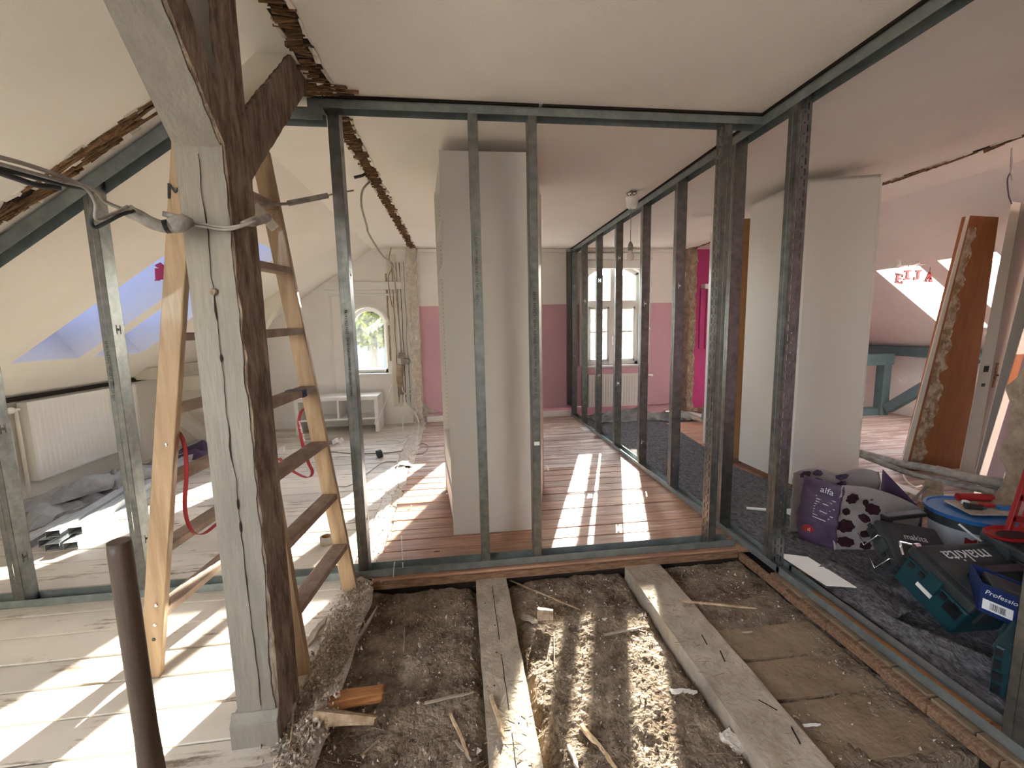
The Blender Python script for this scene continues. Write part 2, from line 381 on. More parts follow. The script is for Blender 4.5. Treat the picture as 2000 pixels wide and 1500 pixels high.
boards(-0.64, 1.60, YB, 0.12, 0.16, white_floor)  # unseen white boards added behind the bay to reflect light upwards
# cut edges of the boards around the opened bay
b = MB(); b.box(-0.52, 1.60, D - 0.050, D - 0.037, -0.045, -0.004); b.build('board_edge', edge_wood, floor, bevel=0.003)
y = -0.2
while y < D - 0.06:
    y2 = min(y + R_(0.13, 0.3), D - 0.055)
    b = MB(); b.box(1.592 + R_(-0.004, 0.004), 1.617, y, y2 - 0.004, -0.05, -0.006 + R_(-0.004, 0.002)); b.build('board_edge', edge_wood, floor, bevel=0.003); y = y2

# ---- mortar ridge where the left wall stood
def ridge(x0, x1, y0, y1, h, mt, name, nu, nv, amp=0.02, z0=-0.03):
    def f(u, v):
        x = x0 + (x1 - x0) * u; y = y0 + (y1 - y0) * v
        e = math.sin(math.pi * u) ** 0.6
        return (x + 0.02 * fn_(y * 5, 3, u), y, z0 + e * (h + amp * fbm(x * 12, y * 9, 2)) )
    b = MB(); b.grid(f, nu, nv); return b.build(name, mt, floor, kind='stuff')
ridge(-0.655, -0.49, 0.3, D, 0.034, rubble_pale, 'mortar_ridge', 30, 360, 0.026, -0.035)
ridge(-0.685, -0.475, D, 4.2, 0.034, rubble_pale, 'mortar_ridge', 18, 160, 0.008, -0.03)
ridge(-0.69, -0.46, 4.2, 6.2, 0.055, rubble_pale, 'mortar_ridge', 18, 120, 0.022, -0.03)
b = MB(); b.box(-0.63, -0.555, 2.42, 4.35, 0.0, 0.012); b.build('threshold_strip', white_floor, floor, bevel=0.003)
# threshold on the right
b = MB(); b.box(3.40, 3.52, YB, W, -0.03, 0.012); b.build('threshold', whitep, floor, bevel=0.004)

# ---- ceiling, roof slopes
def slope_z(x): return H - SL * ((XL - x) if x < 0 else (x - XRR))
b = MB(); b.box(XL, XRR, YB, W, H, H + 0.12); ceiling = struct(b, 'ceiling', plaster)
def roof(name, xc, xk, opens, mt, depth=0.30, gms=()):
    """sloping ceiling with deep roof-window openings (opens: x0, x1, y0, y1 with x along the pitch)"""
    sgn = 1 if xk > xc else -1
    nrm = Vector((sgn * SL, 0, 1)).normalized() * depth
    z = lambda x: H - SL * abs(x - xc)
    xs = sorted({xc, xk + sgn * 0.2} | {o[0] for o in opens} | {o[1] for o in opens}); ys = sorted({YB, W} | {o[2] for o in opens} | {o[3] for o in opens})
    b = MB()
    def inside(x, y): return any(min(o[0], o[1]) < x < max(o[0], o[1]) and o[2] < y < o[3] for o in opens)
    for i in range(len(xs) - 1):
        for j in range(len(ys) - 1):
            x0, x1, y0, y1 = xs[i], xs[i + 1], ys[j], ys[j + 1]
            if inside((x0 + x1) / 2, (y0 + y1) / 2): continue
            p = [Vector((x0, y0, z(x0))), Vector((x1, y0, z(x1))), Vector((x1, y1, z(x1))), Vector((x0, y1, z(x0)))]
            b.hexa(p + [q_ + nrm for q_ in p])
    r = struct(b, name, mt)
    for o in opens:
        x0, x1, y0, y1 = o; xa, xb = (x0, x1) if abs(x0 - xc) < abs(x1 - xc) else (x1, x0)   # xa upper
        A, B_ = Vector((xa, 0, z(xa))) + nrm, Vector((xb, 0, z(xb))) + nrm
        Y = Vector((0, 1, 0)); t = (B_ - A).normalized()
        fr = MB(); wv = 0.055
        for q0, q1 in ((A + Y * y0, A + Y * y1), (B_ + Y * y0, B_ + Y * y1)): fr.bar(q0, q1, 0.05, wv, t)
        for q0, q1 in ((A + Y * (y0 + 0.02), B_ + Y * (y0 + 0.02)), (A + Y * (y1 - 0.02), B_ + Y * (y1 - 0.02))): fr.bar(q0, q1, wv, 0.05, nrm)
        f_ = fr.build('skylight_frame', whitep, r, bevel=0.004)
        g = MB(); n0 = nrm.normalized() * 0.01
        g.hexa([A + Y * y0, B_ + Y * y0, B_ + Y * y1, A + Y * y1] + [q_ + n0 for q_ in (A + Y * y0, B_ + Y * y0, B_ + Y * y1, A + Y * y1)])
        g.build('skylight_pane', gms[opens.index(o)], r)
    return r
roof_l = roof('ceiling_left', XL, KL, [(-2.95, -1.62, 3.27, 3.80), (-2.95, -1.62, 3.93, 4.48), (-2.95, -1.5, -2.2, -0.4)], plaster, depth=0.36, gms=(glass_blue, glass_blue, glass_clear))  # last opening: unseen skylight added behind the camera for ambient light
roof_r = roof('ceiling_right', XRR, KR, [(4.78, 5.75, 4.08, 4.54), (4.76, 5.75, 3.40, 3.88), (4.4, 5.85, -2.2, -0.3)], plaster_r, gms=(glass_clear, glass_clear, glass_clear))  # last roof window is unseen, added to brighten the right ceiling

# ---- gable wall with arched windows
def gable(pieces, opens, y0=W, t=0.32):
    """pieces: (x0, x1, [(ztop, mat_index)...]); opens: (xa, xb, zs, zspring, rise)"""
    b = MB()
    def ctop(x): return H + 0.1 if XL < x < XRR else slope_z(x) + 0.06
    def otop(o, x):
        xa, xb, zs, zp, rise = o; hw = (xb - xa) / 2; u = (x - (xa + xb) / 2) / hw
        u = max(-1, min(1, u))
        return zp + rise * math.sqrt(max(0, 1 - u * u)) if rise > 0.15 else zp + rise * (1 - u * u)
    xs = {KL, KR, XL, XRR}
    for p in pieces: xs |= {p[0], p[1]}
    for o in opens:
        for k in range(25): xs.add(round(o[0] + (o[1] - o[0]) * (0.5 - 0.5 * math.cos(math.pi * k / 24)), 5))
    xs = sorted(x for x in xs if KL <= x <= KR)
    for i in range(len(xs) - 1):
        a, c = xs[i], xs[i + 1]; mid = (a + c) / 2
        pc = [p for p in pieces if p[0] <= mid <= p[1]][0]
        op = [o for o in opens if o[0] < mid < o[1]]
        lv = [0.0] + [z for z, _ in pc[2][:-1]]; ms = [m_ for _, m_ in pc[2]]
        for k, zb in enumerate(lv):
            zt = (lambda x: ctop(x)) if k == len(lv) - 1 else (lambda x, v=lv[k + 1]: v)
            spans = [(lambda x, v=zb: v, zt)]
            if op:
                o = op[0]; zs = o[2]
                spans = []
                lo = (zb, min(zt(mid), zs)); 
                if lo[1] > lo[0]: spans.append((lambda x, v=lo[0]: v, lambda x, v=lo[1]: v))
                if zt(mid) > otop(o, mid): spans.append((lambda x, v=zb, o=o: max(v, otop(o, x)), zt))
            for f0, f1 in spans:
                P = [(a, y0, f0(a)), (c, y0, f0(c)), (c, y0, max(f1(c), f0(c))), (a, y0, max(f1(a), f0(a)))]
                Q = [(x, y0 + t, z) for x, _, z in P]
                n0 = len(b.v)
                b.add(P + Q, [(0, 1, 2, 3), (7, 6, 5, 4), (0, 4, 5, 1), (3, 2, 6, 7)], ms[k])
        # reveals at jambs
    for o in opens:
        for x in (o[0], o[1]):
            b.add([(x, y0, o[2]), (x, y0 + t, o[2]), (x, y0 + t, o[3]), (x, y0, o[3])], [(0, 1, 2, 3)], 2)
    return struct(b, 'wall_back', [plaster, pink, plaster_w, magenta, plaster_r])
WIN1 = (-1.475, -0.985, 0.735, 1.40, 0.245)
WIN2 = (0.03, 0.98, 0.745, 2.10, 0.13)
WIN3 = (1.90, 2.72, 0.745, 2.10, 0.13)
wall = gable([(KL, -0.70, [(9, 2)]), (-0.70, -0.52, [(9, 2)]), (-0.52, 3.40, [(1.652, 1), (9, 2)]), (3.40, 3.50, [(9, 0)]), (3.50, 4.5, [(9, 3)]), (4.5, KR, [(1.0, 1), (9, 4)])],
             [WIN1, WIN2, WIN3])
b = MB(); b.box(KL - 0.12, KL, YB, W + 0.3, -0.1, 1.1); struct(b, 'wall_left', plaster)
b = MB(); b.box(KR, KR + 0.12, YB, W + 0.3, -0.1, 1.1); struct(b, 'wall_right', plaster_w)
b = MB(); b.box(KL - 0.1, KR + 0.1, YB - 0.2, YB, -0.1, 2.7)
struct(b, 'wall_front', plaster)
# skirtings
b = MB(); b.box(-0.48, 1.72, W - 0.018, W, 0.0, 0.085); struct(b, 'baseboard_back', whitep, bevel=0.004)
b = MB(); b.tube([(-0.46, W - 0.03, 0.13), (3.3, W - 0.03, 0.13)], 0.012); b.build('heating_pipe', pink, bpy.data.objects['baseboard_back'], smooth=True)
b = MB(); b.box(KL, -0.72, W - 0.02, W, 0.0, 0.10); struct(b, 'baseboard_back', whitep, bevel=0.004)
b = MB(); b.box(KR - 0.02, KR, 3.0, W, 0, 0.11); b.box(4.4, KR, W - 0.02, W, 0, 0.11); struct(b, 'baseboard_right', whitep, bevel=0.004)
b = MB(); b.box(-0.5, 3.35, W - 0.05, W, 2.38, 2.425); struct(b, 'trim_1', plaster_w, bevel=0.006)

# ---- the windows
def window(idx, o, kind, label):
    xa, xb, zs, zp, rise = o; root = thing('window_%d' % idx, None, None, ((xa + xb) / 2, W, zs)); root['kind'] = 'structure'
    gm = glass_dirty if kind == 'big' else glass
    def top(x, inset=0):
        hw = (xb - xa) / 2 - inset; u = max(-1, min(1, (x - (xa + xb) / 2) / hw))
        return zp + ((rise - inset) * math.sqrt(max(0, 1 - u * u)) if rise > 0.15 else rise * (1 - u * u) - inset)
    y0, y1 = W + 0.09, W + 0.15; fw = 0.045
    def arch(inset, wdt, ya, yb, m_=None):
        b = MB(); n = 20; xs = [xa + inset + (xb - xa - 2 * inset) * (0.5 - 0.5 * math.cos(math.pi * k / n)) for k in range(n + 1)]
        xi = [xa + inset + wdt + (xb - xa - 2 * (inset + wdt)) * (0.5 - 0.5 * math.cos(math.pi * k / n)) for k in range(n + 1)]
        for k in range(n):
            P = [(xs[k], ya, top(xs[k], inset)), (xs[k + 1], ya, top(xs[k + 1], inset)), (xi[k + 1], ya, top(xi[k + 1], inset + wdt)), (xi[k], ya, top(xi[k], inset + wdt))]
            b.hexa(P[::-1] + [(x, yb, z) for x, _, z in P[::-1]])
        b.box(xa + inset, xa + inset + wdt, ya, yb, zs, zp + 0.001); b.box(xb - inset - wdt, xb - inset, ya, yb, zs, zp + 0.001)
        b.box(xa + inset, xb - inset, ya, yb, zs, zs + wdt); return b
    arch(0, fw, y0, y1).build('window_frame', whitep, root)
    g = MB(); n = 16
    for k in range(n):
        x0 = xa + 0.02 + (xb - xa - 0.04) * k / n; x1 = xa + 0.02 + (xb - xa - 0.04) * (k + 1) / n
        g.add([(x0, y0 + 0.03, zs + 0.02), (x1, y0 + 0.03, zs + 0.02), (x1, y0 + 0.03, top(x1, 0.02)), (x0, y0 + 0.03, top(x0, 0.02))], [(0, 1, 2, 3)])
    g.build('pane', gm, root, solid=0.004)
    b = MB(); b.box(xa - 0.06, xb + 0.06, W - 0.05, W + 0.1, zs - 0.03, zs); b.build('window_sill', whitep, root, bevel=0.006)
    if kind == 'big':
        xm = (xa + xb) / 2; zt = 1.655
        b = MB(); b.box(xa + 0.02, xb - 0.02, y0 - 0.015, y1, zt - 0.045, zt + 0.045); b.build('transom', whitep, root, bevel=0.006)
        b = MB(); b.box(xm - 0.045, xm + 0.045, y0 - 0.012, y1, zs, zt); b.box(xm - 0.035, xm + 0.035, y0 - 0.012, y1, zt, zp + rise - 0.02); b.build('mullion', whitep, root, bevel=0.005)
        for sx in (xa + fw, xm + 0.045):
            sw = (xb - xa) / 2 - fw - 0.045
            s_ = MB(); s_.box(sx, sx + 0.035, y0 - 0.006, y1 - 0.01, zs + fw, zt - 0.045); s_.box(sx + sw - 0.035, sx + sw, y0 - 0.006, y1 - 0.01, zs + fw, zt - 0.045)
            s_.box(sx, sx + sw, y0 - 0.006, y1 - 0.01, zs + fw, zs + fw + 0.04); s_.box(sx, sx + sw, y0 - 0.006, y1 - 0.01, zt - 0.08, zt - 0.045)
            s = s_.build('sash', whitep, root, bevel=0.004)
            b = MB(); b.box(sx, sx + sw, y0, y1 - 0.015, 1.235, 1.252); b.build('glazing_bar', whitep, s)
        b = MB(); b.tube([(xm - 0.005, y0 - 0.03, 1.17), (xm - 0.005, y0 - 0.045, 1.17), (xm - 0.005, y0 - 0.045, 1.05)], 0.007); b.build('window_handle', chrome, root, smooth=True)
    if kind == 'arch':
        xm = (xa + xb) / 2
        b = MB()  # raised arch moulding inside the casing
        for r0, r1, d in ((0.262, 0.30, 0.02), (0.325, 0.345, 0.012)):
            n = 24
            for k in range(n):
                a0, a1 = math.pi * k / n, math.pi * (k + 1) / n
                P = [(xm + r0 * math.cos(a0), W - d, zp + r0 * math.sin(a0)), (xm + r1 * math.cos(a0), W - d, zp + r1 * math.sin(a0)), (xm + r1 * math.cos(a1), W - d, zp + r1 * math.sin(a1)), (xm + r0 * math.cos(a1), W - d, zp + r0 * math.sin(a1))]
                b.hexa([P[0], P[3], P[2], P[1]][::-1] + [(x, W, z) for x, _, z in [P[0], P[3], P[2], P[1]][::-1]])
        b.build('arch_moulding', whitep, root)
    return root
w1 = window(1, WIN1, 'arch', ''); w2 = window(2, WIN2, 'big', ''); w3 = window(3, WIN3, 'big', '')
# panelled casing round the small arched window
xa, xb = -1.72, -0.80
b = MB(); b.box(xa - 0.06, xb + 0.06, W - 0.035, W, 1.88, 1.99); b.build('casing_head', whitep, w1, bevel=0.01)
b = MB(); b.box(xa, xb, W - 0.02, W, 1.80, 1.83); b.build('casing_rail', whitep, w1, bevel=0.006)
for x in (xa, xb - 0.03):
    b = MB(); b.box(x, x + 0.03, W - 0.018, W, 0.50, 1.80); b.build('casing_strip', whitep, w1, bevel=0.005)
# blind box, casing and cord of the large window
b = MB(); b.box(1.80, 2.86, W - 0.11, W, 2.27, 2.36); b.build('blind_box', whitep, w3, bevel=0.02, seg=3)
b = MB(); b.box(1.83, 2.83, W - 0.06, W, 2.15, 2.27); b.build('casing_head', whitep, w3, bevel=0.012)
for x0, x1 in ((1.775, 1.88), (2.745, 2.85)):
    b = MB(); b.box(x0, x1, W - 0.035, W, 0.75, 2.16); b.box(x0 + 0.02, x1 - 0.035, W - 0.045, W - 0.03, 0.78, 2.14); b.build('casing_board', whitep, w3, bevel=0.008)
b = MB(); b.tube([(2.83, W - 0.09, 2.28), (2.828, W - 0.085, 1.28)], 0.0025); b.lathe([(0, -0.02), (0.011, -0.012), (0.011, 0.01), (0.004, 0.02), (0, 0.02)], (2.828, W - 0.085, 1.27), 10); b.build('blind_cord', whitep, w3, smooth=True)

# ---- stubs of the removed walls standing out of the gable
def stub(x0, x1, yf, mt, name, seed, zt=H):
    def f(u, v):
        z = zt * v; a = u * 3  # wrap: left side, front, right side
        e = 0.03 * fbm(z * 6, seed, 1)
        xl, xr = x0 + 0.018 * fbm(z * 9, seed, 2), x1 + 0.018 * fbm(z * 9, seed, 5)
        yy = yf + e
        if a <= 1: return (xl, W - (W - yy) * a, z)
        if a <= 2: return (xl + (xr - xl) * (a - 1), yy + 0.02 * fbm(z * 20, a * 5, seed) - 0.015 * math.sin(math.pi * (a - 1)), z)
        return (xr, yy + (W - yy) * (a - 2), z)
    b = MB(); b.grid(f, 24, 110); return b.build(name, mt, wall, smooth=False)
stub(-0.655, -0.525, W - 0.13, rubble_pale, 'wall_stub', 3)
stub(3.40, 3.50, W - 0.16, rubble_m, 'wall_stub', 9)
# torn paper and plaster strips left of the stub
for i, (x0, x1, z0, z1, mt) in enumerate([(-0.93, -0.80, 0.25, 2.36, cream_wood), (-0.79, -0.73, 0.05, 2.3, plaster_w), (-0.72, -0.66, 0.0, 2.36, whitep), (-0.955, -0.93, 0.9, 2.1, rubble_m)]):
    n = 40; L_ = [(x0 + 0.008 * fbm(k * .5, i, 1), W - 0.016, z0 + (z1 - z0) * k / n) for k in range(n + 1)]; Rr = [(x1 + 0.01 * fbm(k * .5, i, 7), W - 0.016, z0 + (z1 - z0) * k / n) for k in range(n + 1)]
    b = MB()
    for k in range(n): b.hexa([L_[k], Rr[k], Rr[k + 1], L_[k + 1]][::1] + [(x, W, z) for x, _, z in [L_[k], Rr[k], Rr[k + 1], L_[k + 1]]])
    b.build('plaster_strip', mt, wall)
for i, x in enumerate((-0.86, -0.80, -0.755, -0.70)):
    pts = [(x + 0.012 * fbm(k * .35, i * 3.1, 0), W - 0.022 - 0.004 * i, 0.3 + 1.95 * k / 26) for k in range(27)]
    b = MB(); b.tube(pts, [0.004 + 0.006 * abs(fn_(k * .7, i)) for k in range(27)], 6); b.build('torn_edge', rubble_m if i % 2 else timber, wall)
# broken skirting plaster right of the stub
def f(u, v): return (-0.53 + 0.25 * u * (1 - v) ** .5 + 0.02 * fbm(u * 9, v * 9), W - 0.012 - 0.01 * fbm(u * 20, v * 20, 3), 0.09 + 0.26 * v * (1 - 0.6 * u))
b = MB(); b.grid(f, 26, 26); b.build('bare_plaster_patch', rubble_pale, wall)

# ---- right-hand stub wall (cut end towards the room)
def f(u, v):
    z = H * v; a = u * 3; ye = 2.33 - 0.02 * z if z < 0.9 else 2.31 - 0.28 * (z - 0.9)
    ye += 0.05 * fbm(z * 5, 1, 4); wob = 0.02 * fbm(z * 11, a * 4, 8)
    if a <= 1: return (3.50 + wob * 0.3, YB + (ye - 0.16 - YB) * a, z) if a < 0.98 else (3.47, ye - 0.14, z)
    if a <= 2: return (3.47 + 0.18 * (a - 1) , ye + wob + 0.02 * math.sin(math.pi * (a - 1)), z)
    return (3.66 + wob * 0.3, ye - (ye - YB) * (a - 2), z)
b = MB(); b.grid(f, 30, 90)
o = b.build('wall_middle', [pink, rubble_m], kind='structure')
for p in o.data.polygons:
    c = p.center + o.location
    p.material_index = 1 if c.y > 2.05 - 0.25 * (c.z - 0.9 if c.z > 0.9 else 0) + 0.04 * fbm(c.z * 8, 3) else 0

# ---- lath scars
def scar(name, p0, p1, wdt, nrm, n, mt, along=False, seed=1, plaster_edge=True, proud=0.006):
    """row of broken laths in a slot; p0-p1 centre line, nrm points into the room"""
    p0, p1, nrm = Vector(p0), Vector(p1), Vector(nrm).normalized(); d = (p1 - p0); L = d.length; d.normalize(); s = d.cross(nrm).normalized()
    rnd = random.Random(seed)
    root = thing(name, None, None, p0); root['kind'] = 'structure'
    m_ = max(20, int(L / 0.05)); b = MB(); A = []; B_ = []
    for k in range(m_ + 1):
        c = p0 + d * L * k / m_
        A.append(c + s * (wdt / 2 * (1 + 0.35 * fbm(k * .45, seed, 1)))); B_.append(c - s * (wdt / 2 * (1 + 0.35 * fbm(k * .45, seed, 9))))
    for k in range(m_):
        P = [A[k], A[k + 1], B_[k + 1], B_[k]]
        b.hexa([x + nrm * 0.001 for x in P] + [x + nrm * 0.003 for x in P])
    b.build('dark_slot', dark_gap, root)
    for k in range(n):
        b = MB(); t_ = rnd.uniform(0.003, 0.006)
        if along:
            c = p0 + d * rnd.uniform(0, L) + s * rnd.uniform(-wdt * .45, wdt * .4); ax = (d + s * rnd.uniform(-.12, .12)).normalized(); l = rnd.uniform(0.08, 0.28); ww = rnd.uniform(.004, .009)
        else:
            c = p0 + d * (L * (k + rnd.random()) / n); ax = (s + d * rnd.uniform(-.25, .25)).normalized(); l = wdt * rnd.uniform(.55, 1.1); ww = rnd.uniform(.005, .010)
            c += s * rnd.uniform(-.2, .2) * wdt
        q = ax.cross(nrm).normalized(); tip = rnd.uniform(-.006, .012)
        h = nrm * (proud + rnd.uniform(0, 0.01))
        e0, e1 = c - ax * l / 2, c + ax * l / 2
        b.hexa([e0 - q * ww / 2 + nrm * .003, e1 - q * ww / 3 + nrm * .003, e1 + q * ww / 2 + nrm * .003, e0 + q * ww / 3 + nrm * .003,
                e0 - q * ww / 2 + h, e1 - q * ww / 3 + h + nrm * tip, e1 + q * ww / 2 + h + nrm * tip, e0 + q * ww / 3 + h])
        b.build('lath', mt, root)
    if plaster_edge:
        for line, sg in ((A, 1), (B_, -1)):
            for rep in range(2):
                k = rnd.randrange(0, 4)
                while k < m_ - 1:
                    ln = rnd.randrange(1, 4); b = MB(); seg = line[k:min(k + ln + 1, m_ + 1)]
                    out = [x + s * sg * 0.006 for x in seg]; inn = [x - s * sg * wdt * rnd.uniform(.03, .22) for x in seg]
                    for i in range(len(seg) - 1):
                        P = [out[i], out[i + 1], inn[i + 1], inn[i]]
                        b.hexa([x + nrm * .002 for x in P] + [x + nrm * rnd.uniform(.005, .012) for x in P])
                    if len(seg) > 1: b.build('plaster_flake', plaster if rep else rubble_pale, root)
                    k += ln + rnd.randrange(1, 8)
    return root
scar('trim_2', (-0.56, 0.9, H), (-0.56, 6.1, H), 0.085, (0, 0, -1), 290, lathm, seed=2)
nl = Vector((SL, 0, -1)).normalized()
a = Vector((-2.25, D - 0.075, slope_z(-2.25))); c = Vector((-1.12, D - 0.075, H))
scar('trim_3', a, c, 0.10, nl, 130, lathm, along=True, seed=5)
scar('trim_4', (-1.12, D - 0.07, H), (-0.52, D - 0.07, H), 0.10, (0, 0, -1), 60, lathm, along=True, seed=6)
scar('trim_5', (3.455, 1.7, H), (3.44, 6.15, H), 0.035, (0, 0, -1), 120, lathm, along=True, seed=8)

# ---- outside: trees and houses across the street
def tree(name, x, y, zt, r, label, n=900, seed=1):
    rnd = random.Random(seed); t = thing(name, label, 'tree', (x, y, -9))
    b = MB(); b.tube([(x, y, -9), (x + .1, y, -3), (x, y, zt - r)], [0.35, 0.25, 0.12], 10)
    for k in range(9):
        a_ = rnd.uniform(0, 6.28); b.tube([(x, y, zt - 1.6 * r + .1 * k), (x + math.cos(a_) * r * .7, y + math.sin(a_) * r * .7, zt - .7 * r + .1 * k)], [.09, .02], 6)
    b.build('trunk', bark, t)
    b = MB()
    for k in range(n):
        u = Vector((rnd.gauss(0, 1), rnd.gauss(0, 1), rnd.gauss(0, 1))).normalized() * r * rnd.uniform(.35, 1.0) ** .6
        c = Vector((x, y, zt - r)) + Vector((u.x, u.y, u.z)); s_ = rnd.uniform(.07, .17)
        e = Euler((rnd.uniform(0, 6), rnd.uniform(0, 6), rnd.uniform(0, 6))).to_matrix()
        q = [c + e @ Vector(v) * s_ for v in ((-1, 0, 0), (0, -.6, .1), (1, 0, 0), (0, .6, .1))]
        b.add(q, [(0, 1, 2, 3)])
    o = b.build('foliage', leaf_y, t, kind='stuff')
    return t
tree('autumn_tree', -3.5, 18.5, 4.3, 1.9, 'yellow-green tree seen through the small arched window', 4200, 3)
tree('autumn_tree', 7.6, 21.0, 3.6, 3.6, 'tall leafy tree filling the large window beside the radiator', 16000, 4)
hs_ = thing('town_house', 'grey-blue town house across the street below the yellow tree', 'house', (-4, 32, -9))
b = MB(); b.box(-16, 16, 32, 40, -9, 2.2); b.build('facade', house_m, hs_)
b = MB(); b.prism([(-16.4, 31.6, 2.2), (-16.4, 36, 5.5), (-16.4, 40.4, 2.2)], (32.8, 0, 0)); b.build('roof', house_roof, hs_)
for i in range(11):
    for j in range(3):
        xw, zw = -14.5 + i * 2.9, -1.2 - j * 3.2
        b = MB(); pts = [(xw - .45, 31.93, zw - .8), (xw + .45, 31.93, zw - .8)] + [(xw + .45 * math.cos(t_ * math.pi / 8), 31.93, zw + .6 + .45 * math.sin(t_ * math.pi / 8)) for t_ in range(9)]
        b.prism(pts, (0, .1, 0)); f_ = b.build('window', whitep, hs_)
        b = MB(); b.box(xw - .36, xw + .36, 31.90, 31.93, zw - .7, zw + .62); b.build('pane', house_roof, f_)
# ================================================================== METAL STUD FRAMES
T = 0.0012
def sheet_with_holes(b, P0, U, V, NN, us, vs, holes, m=0):
    """thin sheet P0 + u*U + v*V with rectangular holes (u0,u1,v0,v1)"""
    us = sorted(set([round(x, 5) for x in us] + [round(x, 5) for h in holes for x in h[:2]])); vs = sorted(set([round(x, 5) for x in vs] + [round(x, 5) for h in holes for x in h[2:]]))
    for j in range(len(vs) - 1):
        vm = (vs[j] + vs[j + 1]) / 2; rel = [h for h in holes if h[2] < vm < h[3]]
        i = 0
        cuts = sorted({us[0], us[-1]} | {round(x, 5) for h in rel for x in h[:2]})
        for k in range(len(cuts) - 1):
            um = (cuts[k] + cuts[k + 1]) / 2
            if any(h[0] < um < h[1] for h in rel): continue
            q = [P0 + U * cuts[k] + V * vs[j], P0 + U * cuts[k + 1] + V * vs[j], P0 + U * cuts[k + 1] + V * vs[j + 1], P0 + U * cuts[k] + V * vs[j + 1]]
            b.hexa(q + [x + NN * T for x in q], m)
def merge(vs_): 
    return vs_
def stud(parent, x, y, z0, z1, wdir, fdir, fl=0.05, web=0.0735, hs=(0.35, 1.0, 1.6, 2.2), slots=False, label=None, zt2=None):
    """C stud: web starts at (x, y) and runs along wdir; flanges run along fdir"""
    Wd, F = Vector(wdir), Vector(fdir); N_ = F; Z = Vector((0, 0, 1)); P0 = Vector((x, y, z0)); L = z1 - z0
    b = MB(); holes = []
    if slots:
        z = 0.03
        while z < L - 0.06:
            for u in (0.016, web - 0.022): holes.append((u, u + 0.007, z, z + 0.032))
            holes.append((web / 2 - 0.003, web / 2 + 0.004, z + 0.036, z + 0.043)); z += 0.050
    else:
        for h in hs:
            h -= z0
            if 0.05 < h < L - 0.05:
                c = web / 2
                holes += [(c - 0.015, c - 0.008, h - 0.022, h - 0.006), (c + 0.008, c + 0.015, h - 0.022, h - 0.006), (c - 0.015, c - 0.008, h + 0.006, h + 0.022), (c + 0.008, c + 0.015, h + 0.006, h + 0.022), (c - 0.015, c + 0.015, h - 0.006, h + 0.006)]
    sheet_with_holes(b, P0, Wd, Z, F, [0, web], [0, L], holes)
    for s_, o_ in ((0, 1), (web, -1)):
        A = P0 + Wd * s_; n_ = Wd * o_ * T
        # flange with a pressed centre groove
        for f0, f1, dep in ((0, fl * .42, 0), (fl * .42, fl * .58, 0.0025), (fl * .58, fl, 0)):
            q = [A + F * f0 + n_ * 0 + Wd * o_ * dep, A + F * f1 + Wd * o_ * dep, A + F * f1 + Wd * o_ * dep + Z * L, A + F * f0 + Wd * o_ * dep + Z * L]
            b.hexa(q + [v + n_ for v in q])
        q = [A + F * fl, A + F * fl + Wd * o_ * 0.006, A + F * fl + Wd * o_ * 0.006 + Z * L, A + F * fl + Z * L]
        b.hexa(q + [v - F * T for v in q])
    if zt2 is not None:   # top cut along the roof pitch
        for i, v in enumerate(b.v):
            if abs(v[2] - z1) < 1e-6: b.v[i] = (v[0], v[1], zt2(v[0]))
    return b.build('stud', galv, parent, label=label)
def track(parent, p, q, openv, wv, hgt=0.04, m=galv_b, wd=0.076, label=None, name='track'):
    """U track from p to q; openv = direction the channel opens, wv = across"""
    p, q, O, Wv = Vector(p), Vector(q), Vector(openv).normalized(), Vector(wv).normalized(); d = q - p
    b = MB()
    for A, e1, e2 in ((p, Wv * wd, O * T), (p, O * hgt, Wv * T), (p + Wv * wd, O * hgt, Wv * -T)):
        b.hexa([A, A + e1, A + e1 + e2, A + e2][::1] + [A + d, A + e1 + d, A + e1 + e2 + d, A + e2 + d])
    return b.build(name, m, parent, label=label)
Z = Vector((0, 0, 1)); X = Vector((1, 0, 0)); Y = Vector((0, 1, 0))
fr = thing('stud_frame', 'galvanised partition frame facing the camera between timber post and slotted corner stud', 'stud frame', (-0.3, D, 0))
track(fr, (KL + .1, D, 0.0015), (-0.75, D, 0.0015), Z, Y, label='lower track on the white boards')
track(fr, (-0.78, D - 0.003, 0.004), (XR - 0.04, D - 0.003, 0.004), Z, Y, wd=0.082, label='lower track over the cut boards')
track(fr, (-0.66, D, H - 0.012), (0.45, D, H - 0.012), -Z, Y)
track(fr, (0.44, D - 0.002, H - 0.013), (XR + 0.0, D - 0.002, H - 0.013), -Z, Y, wd=0.080)
track(fr, (-1.02, D, H - 0.052), (-0.595, D, H - 0.052), -Z, Y, hgt=0.055)
for x0, x1 in ((-0.64, 0.44), (0.46, XR)):
    b = MB(); b.box(x0, x1, D - 0.012, D + 0.085, H - 0.0115, H - 0.001); b.build('shadow_gap_seal', dark_gap, fr)  # black sealing strip that also draws the shadow gap above the track
sdir = Vector((1, 0, SL)).normalized(); sn = Vector((SL, 0, -1)).normalized()
p0 = Vector((KL + 0.3, D, slope_z(KL + 0.3))); p1 = Vector((XL - 0.02, D, slope_z(XL - 0.02)))
track(fr, p0 + sn * 0.014, p1 + sn * 0.014, sn, Y, hgt=0.058, label='sloping track under the roof')
zt = lambda dx: (lambda x: slope_z(x) - 0.03)
stud(fr, -2.175, D + 0.001, 0.004, 1.68, Y, -X, hs=(0.25, 0.9, 1.3), zt2=lambda x: slope_z(x) - 0.03)
stud(fr, -1.615, D + 0.001, 0.004, 2.05, Y, -X, fl=0.05, hs=(0.3, 1.36), zt2=lambda x: slope_z(x) - 0.03)
stud(fr, -0.522, D + 0.001, 0.004, H - 0.016, Y, -X, fl=0.052, hs=(0.32, 1.61, 2.2))
